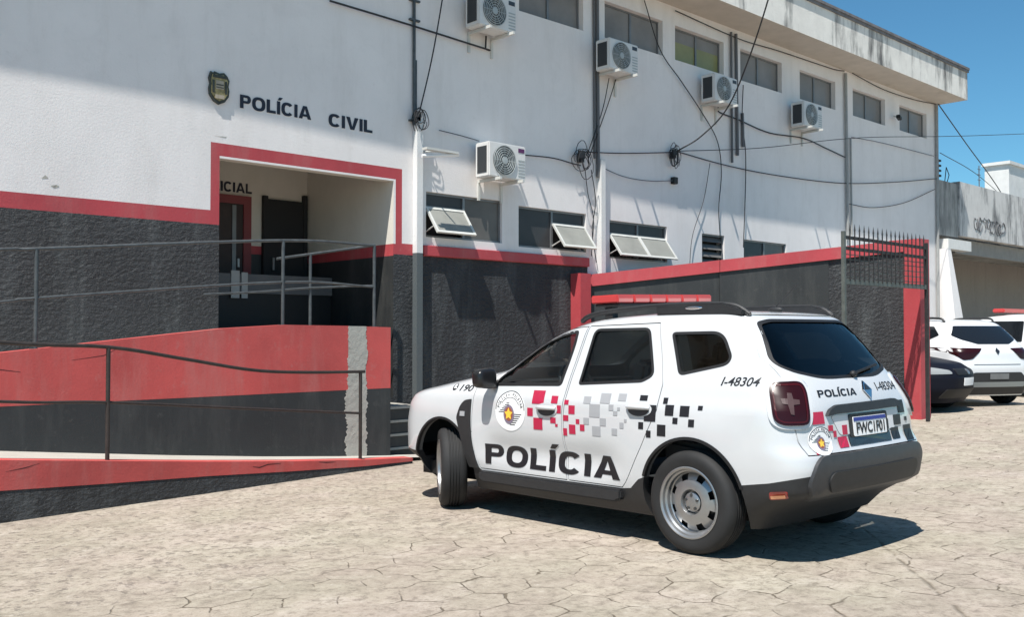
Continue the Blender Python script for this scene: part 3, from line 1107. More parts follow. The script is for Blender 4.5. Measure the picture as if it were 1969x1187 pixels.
b.build('shield_ribbon', M['crest_pale'], crest)
b = MB()
b.box(5.06, 5.15, FY - 0.050, FY - 0.0475, 4.345, 4.358)
b.box(5.06, 5.15, FY - 0.050, FY - 0.0475, 4.315, 4.325)
b.box(5.02, 5.19, FY - 0.048, FY - 0.041, 4.43, 4.462)
b.box(5.015, 5.04, FY - 0.048, FY - 0.041, 4.25, 4.40)
b.box(5.17, 5.195, FY - 0.048, FY - 0.041, 4.25, 4.40)
b.build('shield_relief', M['crest_dark'], crest)

# ------------------------------------------------------------------ air conditioners
def make_ac():
    t = empty('air_conditioner', (0, 0, 0), cat='air conditioner', group='air conditioners on the facade')
    W, D, H = 0.72, 0.30, 0.50
    b = MB()
    b.box(0, W, 0, D, 0, H)
    b.bevel(0.015, 2)
    b.build('casing', M['ac'], t, world=False)
    b = MB()
    b.box(-0.006, -0.001, 0.05, D - 0.05, 0.06, H - 0.06)
    b.build('side_grille', M['ac_dark'], t, world=False)
    g = MB()
    cx, cz = 0.29, 0.25
    g.lathe([(0.0, -0.002), (0.215, -0.002), (0.215, -0.004)], 'Y', (cx, 0, cz), 40)
    g.build('fan_opening', M['ac_mid'], t, world=False)
    g = MB()
    for r in (0.05, 0.085, 0.12, 0.15, 0.18, 0.212):
        g.tube([(cx + r * math.cos(a * math.pi / 18), -0.018, cz + r * math.sin(a * math.pi / 18)) for a in range(37)], 0.0055, 5, caps=False)
    for k in range(12):
        a = k * math.pi / 6
        g.tube([(cx + 0.04 * math.cos(a), -0.014, cz + 0.04 * math.sin(a)), (cx + 0.21 * math.cos(a), -0.014, cz + 0.21 * math.sin(a))], 0.005, 5)
    g.lathe([(0.0, -0.024), (0.045, -0.022), (0.05, -0.008)], 'Y', (cx, 0, cz), 20)
    g.build('fan_grille', M['ac_grille'], t, world=False, smooth=40)
    b = MB()
    b.box(0.565, 0.685, -0.004, -0.001, 0.40, 0.46)
    b.build('badge', M['ac_label2'], t, world=False)
    b = MB()
    for k in range(6):
        b.box(0.565, 0.695, -0.004, -0.001, 0.05 + k * 0.045, 0.068 + k * 0.045)
    b.build('louvre', M['ac_grille'], t, world=False)
    for x in (0.14, 0.58):
        b = MB()
        b.box(x - 0.018, x + 0.018, -0.10, D + 0.095, -0.045, -0.005)
        b.box(x - 0.018, x + 0.018, D + 0.07, D + 0.10, -0.30, -0.046)
        b.build('bracket', M['frame_white'], t, world=False)
    return t
ac0 = make_ac()
ACS = [(8.98, 3.68, 'white air conditioner with purple badge, lowest on the wall, above the small open windows'),
       (8.79, 5.80, 'white air conditioner at the top edge of the photo, left of the high windows'),
       (11.55, 5.70, 'white air conditioner under the second high window from the left, beside the tall conduit'),
       (14.41, 5.66, 'white air conditioner crossed by the thick black cable, under the yellow-green window'),
       (17.48, 5.66, 'farthest white air conditioner, under the fifth high window near the roof corner')]
for i, (x, z, lab) in enumerate(ACS):
    o = ac0 if i == 0 else copy_tree(ac0)
    o.location = (x, 10.10, z)
    o['label'] = lab
for ch in ac0.children:
    if ch.name.startswith('badge'):
        ch.data = ch.data.copy()
        ch.data.materials[0] = M['ac_label']

# small fixtures -------------------------------------------------------
t = empty('wall_lamp', (8.05, FY, 3.9), label='white tube lamp on a short arm beside the lowest air conditioner', cat='wall lamp')
b = MB()
b.tube([(8.10, FY - 0.02, 3.96), (8.12, FY - 0.33, 3.92)], 0.012, 8)
b.build('arm', M['frame_white'], t)
b = MB()
b.tube([(7.82, 10.14, 3.82), (8.42, 10.10, 3.90)], 0.022, 10)
b.build('lamp_tube', plain('white_lamp_tube', (0.8, 0.8, 0.8), 0.3), t)
b = MB()
b.box(7.84, 8.40, 10.06, 10.16, 3.905, 3.935)
b.build('reflector', M['frame_white'], t)

t = empty('security_camera', (22.26, FY, 6.6), label='small security camera between the two rightmost high windows', cat='security camera')
b = MB()
b.tube([(22.26, FY - 0.002, 6.64), (22.26, FY - 0.12, 6.60)], 0.018, 8)
b.build('arm', M['frame_white'], t)
b = MB()
b.obox((22.18, FY - 0.17, 6.57), (0.11, 0.03, -0.01), (-0.01, 0.045, 0), (0, 0, 0.04))
b.bevel(0.01, 2)
b.build('camera_body', M['black'], t)

def knot(x, z, lab, sc=1.0):
    random.seed(int(x * 100 + z * 10))
    b = MB()
    for k in range(6):
        pts = []
        ph = random.random() * 6
        ra, rb = random.uniform(.06, .17) * sc, random.uniform(.10, .24) * sc
        cxx, czz = x + random.uniform(-.05, .05), z + random.uniform(-.08, .06)
        for i in range(random.randint(12, 20)):
            a = ph + i * 0.42
            pts.append((cxx + ra * math.cos(a), FY - 0.06 - 0.02 * k + 0.01 * math.sin(3 * a), czz + rb * math.sin(a)))
        b.tube(pts, 0.006, 6)
    b.box(x - 0.03, x + 0.03, FY - 0.10, FY - 0.002, z - 0.03, z + 0.10 * sc)
    b.box(x - 0.09 * sc, x + 0.02, FY - 0.13, FY - 0.09, z + 0.02, z + 0.12 * sc)
    o = b.build('cable_coil', M['cable'])
    tag(o, lab, 'cable coil', 'cable coils on the facade')
knot(7.97, 4.38, 'small tangle of black cable at the top of the leftmost pipe', 0.8)
knot(11.25, 4.22, 'largest coil of black cable, left of the middle pipe', 1.2)
knot(13.64, 4.58, 'coil of cable where the thick black service cable meets the wall', 0.9)
b = MB()
b.box(13.63, 13.74, FY - 0.09, FY - 0.002, 4.10, 4.22)
b.bevel(0.008, 1)
tag(b.build('junction_box', M['black']), 'small black box hanging under the cable coil in the middle of the wall', 'junction box')

def cable(pts, lab, r=0.011, y=FY - 0.05, mat='cable'):
    P = [(p[0], y if len(p) == 2 else p[1], p[-1]) for p in pts]
    b = MB()
    b.tube(smooth_path(P, 8), r * 0.78, 6)
    o = b.build('cable', M[mat], smooth=60)
    tag(o, lab, 'cable', 'cables on and around the facade')
cable([(13.70, 10.40, 4.68), (13.92, 10.05, 4.92), (14.05, 9.6, 5.35), (13.85, 9.05, 6.0), (13.55, 8.4, 7.0), (12.95, 7.4, 8.6)],
      'thick black service cable rising from the wall coil out over the eaves', 0.017)
cable([(8.45, 10.3, 6.9), (8.23, 10.4, 5.43), (8.02, 4.51), (7.95, 4.3)], 'cable dropping from the eaves to the top of the leftmost pipe', 0.013)
cable([(6.58, 5.69), (7.81, 5.66), (9.20, 5.61), (9.22, 5.62), (9.23, 5.80)], 'dark cable run along the wall to the air conditioner at the photo top', 0.017)
cable([(11.94, 5.67), (11.78, 5.13), (11.5, 4.53), (11.38, 4.31)], 'left one of two thin cables under the second air conditioner', 0.010)
cable([(12.11, 5.68), (11.91, 5.23), (11.55, 4.5), (11.43, 4.27)], 'right one of two thin cables under the second air conditioner', 0.010)
cable([(9.70, 4.13), (10.57, 4.18), (11.04, 4.15), (11.25, 4.14)], 'cable from the lowest air conditioner to the largest coil', 0.012)
cable([(11.34, 4.37), (12.3, 4.47), (13.66, 4.66)], 'taut cable between the largest coil and the middle coil', 0.012)
cable([(11.65, 4.19), (12.3, 4.08), (12.99, 4.08), (13.68, 4.16)], 'slack cable running to the small black junction box', 0.009, mat='cable_grey')
cable([(12.86, 7.19), (13.29, 6.42), (13.88, 5.98), (14.5, 5.51), (14.98, 5.05), (15.11, 4.48), (15.02, 3.79), (15.06, 3.25)],
      'long cable curving from the eaves down to the small louvred window', 0.012)
cable([(15.04, 5.72), (15.05, 5.60), (15.67, 5.55), (16.75, 5.45), (18.04, 5.52), (18.99, 5.43), (19.80, 5.34)],
      'wavy black cable between the two farther air conditioners and the right pipe', 0.017)
cable([(13.72, 4.69), (15.31, 4.62), (17.13, 4.63), (19.66, 4.75), (22.14, 5.04), (24.49, 5.38)], 'long sagging cable across the right half of the wall', 0.013)
cable([(19.93, 4.32), (21.09, 4.34), (22.68, 4.6), (24.39, 5.1)], 'short sagging cable above the gate grille', 0.011)
cable([(15.85, 6.25), (15.81, 5.57), (15.92, 4.88), (15.88, 3.87), (15.82, 3.10)], 'vertical cable beside the middle conduits', 0.013)
cable([(20.1, 5.83), (21.63, 5.9), (24.35, 5.94)], 'faint grey cable below the rightmost high windows', 0.010, mat='cable_grey')
cable([(13.73, 7.21), (15.68, 7.12), (17.16, 7.17), (19.25, 7.21), (19.80, 7.26)], 'cable clipped under the eaves left of the right pipe', 0.013)
cable([(20.17, 7.28), (21.66, 7.17), (23.3, 7.20), (24.49, 7.29)], 'sagging cable under the eaves near the roof corner', 0.013)
cable([(13.72, 4.69), (16.19, 10.3, 5.05), (19.79, 10.1, 5.72), (24.5, 9.6, 6.35), (34, 8.8, 7.75)], 'thin cable crossing the wall and the sky to the right', 0.010)
cable([(24.55, 10.4, 7.28), (27.5, 10.9, 6.75), (33, 12, 6.05), (40, 14, 5.6)], 'thick cable running from the roof corner down across the sky', 0.020)
cable([(24.6, 10.4, 6.05), (28.5, 11.0, 6.0), (38, 13.5, 6.3)], 'thin low cable in the sky above the neighbouring roof', 0.012)
cable([(8.36, 4.29), (8.75, 4.27), (9.1, 4.24)], 'thin wire left of the lowest air conditioner', 0.009, mat='cable_grey')
cable([(14.75, 4.6), (14.55, 3.9), (14.2, 3.2), (14.1, 2.5)], 'thin wire hanging right of the twin open flaps', 0.008)
cable([(11.5, 4.1), (11.6, 3.6), (11.52, 3.1), (11.62, 2.6)], 'dark wire hanging below the largest coil', 0.010)
cable([(11.35, 4.1), (11.42, 3.7), (11.55, 3.3), (11.50, 2.7)], 'second dark wire hanging below the largest coil', 0.009)

# ------------------------------------------------------------------ access ramp
ramp_t = empty('access_ramp', (4.5, 9.2, 0), label='red and dark painted switchback ramp with two low walls in front of the entrance', cat='ramp')
def oy(x):
    return 8.56 + (x - 2.31) * 0.1325
PY = 9.6
# outer low wall: profile of its top (x, z) and of its colour line
def wall_strip(name, xs, zlo, zhi, yf, mat, th=0.18, dy=0.0):
    b = MB()
    n = len(xs)
    F0 = [b.bm.verts.new((x, yf(x) - dy, z)) for x, z in zip(xs, zlo)]
    F1 = [b.bm.verts.new((x, yf(x) - dy, z)) for x, z in zip(xs, zhi)]
    B0 = [b.bm.verts.new((x, yf(x) + th, z)) for x, z in zip(xs, zlo)]
    B1 = [b.bm.verts.new((x, yf(x) + th, z)) for x, z in zip(xs, zhi)]
    for i in range(n - 1):
        for q in ((F0[i], F0[i + 1], F1[i + 1], F1[i]), (F1[i], F1[i + 1], B1[i + 1], B1[i]), (B0[i + 1], B0[i], B1[i], B1[i + 1]), (F0[i + 1], F0[i], B0[i], B0[i + 1])):
            b.bm.faces.new(q)
    b.bm.faces.new((F0[0], F1[0], B1[0], B0[0]))
    b.bm.faces.new((F0[-1], B0[-1], B1[-1], F1[-1]))
    return b.build(name, mat, ramp_t)
xs = [-3.0, 0.0, 2.31, 3.2, 4.2, 5.2, 6.2, 6.95]
top = [0.94, 0.64, 0.43, 0.33, 0.22, 0.12, 0.035, -0.02]
mid = [0.36, 0.27, 0.18, 0.13, 0.08, 0.015, -0.04, -0.06]
wall_strip('outer_wall_red', xs, mid, top, oy, M['red_ramp'])
wall_strip('outer_wall_base', xs, [-0.4] * len(xs), [m - 0.002 for m in mid], oy, M['rough_dark'], dy=-0.004)
# ramp surface between the walls
b = MB()
n = len(xs)
A = [b.bm.verts.new((x, oy(x) + 0.181, z - 0.012)) for x, z in zip(xs, top)]
B = [b.bm.verts.new((x, PY + 0.05, z - 0.012)) for x, z in zip(xs, top)]
for i in range(n - 1):
    b.bm.faces.new((A[i], A[i + 1], B[i + 1], B[i]))
C_ = [b.bm.verts.new((x, y, z)) for x, y, z in ((7.6, 9.25, -0.075), (7.6, PY + 0.05, -0.075))]
b.bm.faces.new((A[-1], C_[0], C_[1], B[-1]))
b.build('lower_slope', M['ramp_floor'], ramp_t)
# parapet of the upper run, with a band of bare mortar
PXS = [-3.0, 0.0, 2.57, 3.6, 4.75, 5.5, 6.32]
PTOP = [0.70, 1.0, 1.28, 1.39, 1.51, 1.553, 1.545]
def parapet(name, xs, zlo, zhi, mat, dy=0.0):
    return wall_strip(name, xs, zlo, zhi, lambda x: PY, mat, th=0.16, dy=dy)
parapet('parapet_red', PXS[1:], [0.79] * 6, PTOP[1:], M['red_ramp'])
parapet('parapet_base', PXS, [-0.3] * 7, [0.60] + [0.788] * 6, M['dark'])
parapet('parapet_mortar', [6.322, 6.57], [-0.3, -0.3], [1.543, 1.54], M['bare'])
random.seed(11)
L_, R_ = [], []
a_, c_ = 0.0, 0.0
for k in range(110):
    z = 0.0 + 1.535 * k / 109
    wide = 0.035 if z < 0.8 else 0.0
    a_ = a_ * .75 + random.uniform(-.016, .016)
    c_ = c_ * .75 + random.uniform(-.016, .016)
    L_.append((6.328 - wide + a_, z))
    R_.append((6.562 + wide * .6 + c_, z))
bm = polys_bm([R_[::-1] + L_] if False else [L_ + R_[::-1]])
bmesh.ops.triangulate(bm, faces=bm.faces[:])
upright(bm, PY - 0.0005, 0.0025, 'mortar_smear', M['bare'], ramp_t)
parapet('parapet_red_end', [6.572, 6.93], [0.79, 0.79], [1.538, 1.53], M['red_ramp'])
parapet('parapet_base_end', [6.572, 6.93], [-0.3, -0.3], [0.788, 0.788], M['dark'])
b = MB()
xs2 = [-3.0, 0.0, 2.57, 3.6, 4.75, 5.5, 6.93]
zs2 = [0.62, 0.92, 1.18, 1.29, 1.41, 1.45, 1.46]
A = [b.bm.verts.new((x, PY + 0.161, z)) for x, z in zip(xs2, zs2)]
B = [b.bm.verts.new((x, FY - 0.004, z)) for x, z in zip(xs2, zs2)]
for i in range(len(xs2) - 1):
    b.bm.faces.new((A[i], A[i + 1], B[i + 1], B[i]))
b.build('upper_slope', M['ramp_floor'], ramp_t)

def crack(name, pts, y, r=0.006):
    up_ = [(x, z + r * (0.4 if k in (0, len(pts) - 1) else 1)) for k, (x, z) in enumerate(pts)]
    dn = [(x, z - r * (0.3 if k in (0, len(pts) - 1) else .8)) for k, (x, z) in enumerate(pts)]
    b = MB()
    for k in range(len(pts) - 1):
        b.face([(q[0], (y(q[0]) if callable(y) else y) - 0.0009, q[1]) for q in (dn[k], dn[k + 1], up_[k + 1], up_[k])])
    b.build(name, M['decal_red_dark'], ramp_t, recalc=False)
crack('crack', [(4.72, .115), (4.80, .098), (4.9, .118), (5.06, .112)], oy)
crack('crack', [(5.55, .075), (5.65, .06), (5.78, .052)], oy)
crack('crack', [(2.35, .33), (2.5, .345), (2.62, .37)], oy, 0.004)
crack('crack', [(2.3, 1.09), (2.55, 1.13), (2.75, 1.10)], PY, 0.005)
crack('crack', [(3.2, 1.20), (3.5, 1.24), (3.62, 1.30)], PY, 0.004)

# entrance steps to the right of the ramp
b = MB()
for k in range(4):
    x1 = 8.30 - 0.26 * k
    z0, z1 = -0.14 + 0.17 * k + (0.001 if k else 0), 0.03 + 0.17 * k
    b.mi = 0
    b.box(6.96, x1, 9.82, FY - 0.006 if x1 < 7.92 else FY - 0.106, z0, z1 - 0.031)
    b.mi = 1
    b.box(6.958, x1 + 0.02, 9.80, FY - 0.006 if x1 < 7.90 else FY - 0.106, z1 - 0.03, z1)
tag(b.build('entrance_steps', [M['dark'], M['bare']]), 'dark steps with pale treads between the end of the ramp and the dark wall', 'steps')

# rails -----------------------------------------------------------------
def railing(name, label, rails, posts, mat, r=0.017, rp=0.020):
    root = empty(name, posts[0][0], label=label, cat='railing', group='tube railings of the ramp')
    for i, pl in enumerate(rails):
        b = MB()
        b.tube(smooth_path(pl, 6), r * (1 if i == 0 else 0.8), 8)
        b.build('top_rail' if i == 0 else 'mid_rail', M[mat], root, smooth=50)
    for a, c in posts:
        b = MB()
        b.tube([a, c], rp, 8)
        b.lathe([(0.0, 0.006), (0.055, 0.006), (0.055, 0.0)], 'Z', a, 12)
        b.build('post', M[mat], root, smooth=50)
    return root
def lo(x, z):
    return (x, oy(x) + 0.09, z)
railing('railing', 'lower brown tube railing standing on the outer ramp wall',
        [[lo(-2.5, 1.84), lo(0.0, 1.60), lo(2.31, 1.385), lo(3.24, 1.335), lo(3.98, 1.215), lo(4.75, 1.085), lo(5.4, 1.04), lo(6.26, 1.02)],
         [lo(-2.5, 1.45), lo(0.0, 1.15), lo(2.31, 0.90), lo(3.24, 0.84), lo(4.75, 0.69), lo(6.2, 0.55)]],
        [(lo(3.24, 0.31), lo(3.24, 1.33)), (lo(6.2, 0.03), lo(6.2, 1.015)), (lo(0.3, 0.6), lo(0.3, 1.56))], 'rail_brown')
py = PY + 0.08
railing('railing', 'upper dark tube railing standing on the red parapet of the ramp',
        [[(0.0, py, 1.95), (2.57, py, 2.23), (2.9, py, 2.255), (5.50, py, 2.505), (6.75, py, 2.525)],
         [(0.0, py, 1.45), (2.57, py, 1.745), (2.9, py, 1.79), (5.50, py, 2.035), (6.75, py, 2.02)]],
        [((2.9, py, 1.31), (2.9, py, 2.25)), ((5.50, py, 1.55), (5.50, py, 2.50)), ((6.74, py, 1.535), (6.74, py, 2.52))], 'rail')
railing('railing', 'short dark tube railing on the inner side of the porch platform',
        [[(5.85, 10.45, 2.36), (6.3, 10.42, 2.44), (7.14, 10.25, 2.59)],
         [(4.9, 10.40, 1.90), (5.6, 10.40, 1.95), (6.3, 10.40, 2.02), (7.14, 10.25, 2.07)]],
        [((6.3, 10.42, 1.46), (6.3, 10.42, 2.44)), ((7.14, 10.25, 1.46), (7.14, 10.25, 2.58))], 'rail')

# ------------------------------------------------------------------ boundary wall and gate
A0, B0 = Vector((11.34, 10.44, 0)), Vector((15.12, 7.00, 0))
wdir = (B0 - A0).normalized()
wnor = Vector((wdir.y, -wdir.x, 0))          # towards the yard
if wnor.y > 0:
    wnor = -wnor
WL = (B0 - A0).length
bw = empty('boundary_wall', A0, label='dark painted yard wall with sloping red top band behind the police car', cat='wall')
def wz(s):
    return 2.385 + (2.955 - 2.385) * s / WL
def wall_seg(name, s0, s1, z0f, z1f, mat, front, back=-0.16):
    b = MB()
    pts = []
    for s in (s0, s1):
        for d in (front, back):
            for zf in (z0f, z1f):
                p = A0 + wdir * s + wnor * d
                pts.append(b.bm.verts.new((p.x, p.y, zf(s))))
    v = pts
    for q in ((0, 1, 3, 2), (4, 6, 7, 5), (0, 4, 5, 1), (2, 3, 7, 6), (0, 2, 6, 4), (1, 5, 7, 3)):
        b.bm.faces.new([v[i] for i in q])
    return b.build(name, mat, bw)
SPL = 2.15
wall_seg('wall_panel', 0.0, SPL, lambda s: -0.3, lambda s: wz(s) - 0.192, M['dark'], 0.0)
wall_seg('wall_panel', SPL + 0.001, 3.9, lambda s: -0.3, lambda s: wz(s) - 0.192, M['dark'], 0.025)
wall_seg('wall_panel', 3.901, WL - 0.003, lambda s: -0.3, lambda s: wz(s) - 0.192, M['rough_dark'], 0.012)
wall_seg('cap_band', -0.02, SPL - 0.004, lambda s: wz(s) - 0.19, lambda s: wz(s), M['red'], 0.045, -0.19)
wall_seg('cap_band', SPL + 0.004, WL - 0.003, lambda s: wz(s) - 0.19, lambda s: wz(s), M['red'], 0.055, -0.19)
# red end column
col_u = Vector((1, -0.05, 0)).normalized()
b = MB()
c = B0 + col_u * 0.15
b.obox((c.x, c.y - 0.02, 1.32), col_u * 0.15, Vector((0.05, 1, 0)).normalized() * 0.26, (0, 0, 1.64))
b.build('end_column', M['red'], bw)
b = MB()
b.box(11.06, 11.30, FY - 0.22, FY - 0.006, 0.0, 2.40)
b.build('wall_pilaster', M['red'], bw)

# gate frame with spiked grille
gl, gr, gy = 12.31, 14.90, 6.53
gate = empty('gate_frame', (gl, gy, 0), label='tall steel gate frame with a spiked grille at the top beside the red column', cat='gate')
for x in (gl, gr):
    b = MB()
    b.box(x - 0.024, x + 0.024, gy - 0.024, gy + 0.024, gz(x, gy) - 0.05, 2.86)
    b.build('post', M['gate_grey'] if x == gl else M['gate'], gate)
for z, h, mt in ((2.78, 0.022, 'gate'), (2.63, 0.022, 'gate'), (2.17, 0.035, 'gate_grey')):
    b = MB()
    b.box(gl + 0.036, gr - 0.036, gy - 0.018, gy + 0.018, z - h, z + h)
    b.build('rail', M[mt], gate)
N = 19
for k in range(1, N):
    x = gl + (gr - gl) * k / N
    b = MB()
    b.box(x - 0.009, x + 0.009, gy - 0.03, gy - 0.0185, 2.18, 2.88)
    b.lathe([(0.013, 2.88), (0.0, 2.985)], 'Z', (x, gy - 0.024, 0), 6)
    b.build('bar', M['gate'], gate)
b = MB()
for z in (2.24, 2.32, 2.40, 2.48, 2.55):
    b.box(gl + 0.036, gr - 0.036, gy + 0.0185, gy + 0.026, z - 0.006, z + 0.006)
b.build('cross_wires', M['gate_grey'], gate)

# ------------------------------------------------------------------ neighbouring carport building
nb = empty('carport_building', (30, 11, 0), label='neighbouring carport with a black-stained concrete parapet above the parked cars', cat='building')
b = MB()
b.box(24.75, 25.95, 10.52, 10.7, 3.98, 5.40)
b.build('parapet', M['old_concrete'], nb)
b = MB()
b.box(25.951, 52, 10.47, 10.68, 4.03, 5.47)
b.build('parapet', M['streaked'], nb)
b = MB()
b.box(24.9, 26.35, 10.34, 10.6, 3.62, 3.88)
b.build('roller_box', plain('white_roller_box', (0.70, 0.69, 0.66), 0.6, vary=0.08), nb)
b = MB()
b.box(26.25, 52, 10.72, 10.9, 3.60, 3.99)
b.build('lintel_beam', plain('grey_beam_paint', (0.26, 0.245, 0.225), 0.7, vary=0.1), nb)
b = MB()
b.box(24.75, 52, 10.9, 22, 3.99, 4.15)
b.build('roof', M['old_concrete'], nb)
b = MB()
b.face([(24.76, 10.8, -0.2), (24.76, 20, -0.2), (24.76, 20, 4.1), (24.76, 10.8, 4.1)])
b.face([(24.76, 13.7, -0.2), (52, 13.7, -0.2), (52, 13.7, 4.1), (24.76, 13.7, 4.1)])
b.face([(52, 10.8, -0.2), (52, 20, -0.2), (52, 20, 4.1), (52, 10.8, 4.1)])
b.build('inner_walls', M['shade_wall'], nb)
b = MB()
for x in (31.8, 36):
    b.tube([(x, 10.75, 0), (x, 10.75, 3.7)], 0.06, 10)
b.build('columns', M['pipe'], nb)
b = MB()
P = [(24.62, 10.15), (24.62, 10.5), (25.05, 10.5), (25.05, 10.15)]
v0 = [b.bm.verts.new((x + (0.35 if x > 25 else 0) - (0.0), y - (0.25 if y < 10.4 else 0), 0.0)) for x, y in P]
v1 = [b.bm.verts.new((x - (0.22 if x > 25 else 0), y + (0.1 if y < 10.4 else 0), 3.6)) for x, y in P]
for i in range(4):
    b.bm.faces.new((v0[i], v0[(i + 1) % 4], v1[(i + 1) % 4], v1[i]))
b.bm.faces.new(v1)
b.bm.faces.new(v0)
b.build('corner_wedge', M['white'], nb)  # white wedge at the building corner, wider at the foot
# faded painted scrawl on the parapet
random.seed(3)
for k in range(14):
    b = MB()
    x = 27.0 + k * 0.15
    a = random.uniform(0, 6)
    pts = [(x + .13 * math.cos(a + i * 1.1), 10.466, 4.42 + .16 * math.sin(a + i * 1.1) + random.uniform(-.06, .06)) for i in range(random.randint(4, 6))]
    b.tube(smooth_path(pts, 4), random.uniform(.008, .020), 5)
    b.build('faded_scrawl', M['cable_grey'], nb)
# electric fence and antennas on the parapet
b = MB()
b.tube([(24.95, 10.6, 5.4), (24.95, 10.6, 5.95)], 0.02, 6)
for k in range(4):
    b.box(24.87, 25.03, 10.55, 10.65, 5.50 + k * 0.13, 5.55 + k * 0.13)
tag(b.build('fence_post', M['cable']), 'short black insulated fence post on the parapet beside the roof corner', 'fence post')
b = MB()
b.tube([(25.35, 10.6, 5.42), (25.45, 10.6, 5.80), (25.62, 10.6, 5.62), (25.5, 10.6, 5.42)], 0.012, 6)
tag(b.build('bent_wire', M['cable']), 'bent wire bracket on the parapet next to the fence post', 'wire bracket')
b = MB()
b.tube([(27.6, 10.6, 5.45), (27.6, 10.6, 6.1)], 0.014, 6)
for z in (5.7, 5.85, 6.0):
    b.tube([(27.5, 10.6, z), (27.7, 10.6, z)], 0.010, 5)
tag(b.build('antenna', M['cable_grey']), 'thin grey antenna mast on the middle of the stained parapet', 'antenna')
b = MB()
b.box(39.35, 50, 14, 14.9, 0, 8.0)
b.box(39.25, 50, 13.92, 14.98, 8.001, 8.12)
tag(b.build('white_tower_block', weathered('pale_block_paint', (0.70, 0.69, 0.66), (0.2, 0.19, 0.17), 0.62, 0.8, 0.6)), 'plain white block rising behind the carport parapet at the right edge', 'building')

# ------------------------------------------------------------------ car bodies
class Profile:
    KEYS = ('xr', 'xf', 'w', 'wr', 'wf', 'Rr', 'Rf', 'br', 'bf')
    def __init__(self, rows, flare=(), scoop=None, xm=1.3):
        self.z = np.array([r[0] for r in rows])
        self.v = {k: np.array([r[i + 1] for r in rows]) for i, k in enumerate(self.KEYS)}
        self.flare, self.scoop, self.xm = flare, scoop, xm
        zz = np.linspace(self.z[0], self.z[-1], 600)
        ker = np.exp(-0.5 * (np.arange(-12, 13) / 5.0) ** 2)
        ker /= ker.sum()
        self.zz = zz
        self.s = {}
        for k in self.KEYS:
            y = np.interp(zz, self.z, self.v[k])
            yp = np.pad(y, 12, mode='reflect', reflect_type='odd')
            self.s[k] = np.convolve(yp, ker, mode='valid')
    def at(self, z, t=0.0):
        q = {k: float(np.interp(z, self.zz, self.s[k])) for k in self.KEYS}
        q['xr'] += t
        q['xf'] -= t
        for k in ('w', 'wr', 'wf'):
            q[k] = max(0.03, q[k] - t)
        return q

def half_outline(P, z, t=0.0):
    q = P.at(z, t)
    xr, xf, w, wr, wf = q['xr'], q['xf'], q['w'], q['wr'], q['wf']
    br, bf, Rr, Rf = q['br'], q['bf'], min(q['Rr'], wr * 0.6), min(q['Rf'], wf * 0.6)
    pts = []
    yr = wr - Rr
    fr = lambda y: xr + br * (y / wr) ** 2
    for i in range(9):
        y = yr * i / 8
        pts.append((fr(y), y))
    xc = xr + br
    xs0, xs1 = xc + Rr, xf - bf - Rf
    xm = max(xs0 + 0.2, min(P.xm, xs1 - 0.2)) if xs1 - xs0 > 0.5 else (xs0 + xs1) / 2
    def side(x):
        if x < xm:
            u = (xm - x) / max(1e-3, xm - xc)
            return w - (w - wr) * u * u
        u = (x - xm) / max(1e-3, xf - bf - xm)
        return w - (w - wf) * u * u
    a, c, e = Vector((fr(yr), yr)), Vector((xc, wr)), Vector((xs0, side(xs0)))
    for i in range(1, 10):
        s = i / 10
        p = a * (1 - s) ** 2 + c * 2 * s * (1 - s) + e * s * s
        pts.append((p.x, p.y))
    for i in range(61):
        x = xs0 + (xs1 - xs0) * i / 60
        pts.append((x, side(x)))
    ff = lambda y: xf - bf * (y / wf) ** 2
    yf = wf - Rf
    a, c, e = Vector((xs1, side(xs1))), Vector((xf - bf, wf)), Vector((ff(yf), yf))
    for i in range(1, 10):
        s = i / 10
        p = a * (1 - s) ** 2 + c * 2 * s * (1 - s) + e * s * s
        pts.append((p.x, p.y))
    for i in range(9):
        y = yf * (1 - i / 8)
        pts.append((ff(y), y))
    out = []
    for x, y in pts:
        d = 0.0
        for fx, amp, rad in P.flare:
            rr = math.hypot(x - fx, (z - 0.42) * 0.95)
            d += amp * math.exp(-((rr / rad) ** 6)) * min(1, max(0, (0.98 - z) / 0.15))
        if P.scoop:
            s0, s1, zc, hz, amp = P.scoop
            k = min(1, max(0, (x - s0) / 0.25)) * min(1, max(0, (s1 - x) / 0.25))
            d -= amp * k * math.exp(-((z - zc) / hz) ** 2)
        yy = y + d * min(1.0, (y / max(0.1, w)) ** 3)
        out.append((x, max(0.0, yy)))
    return out

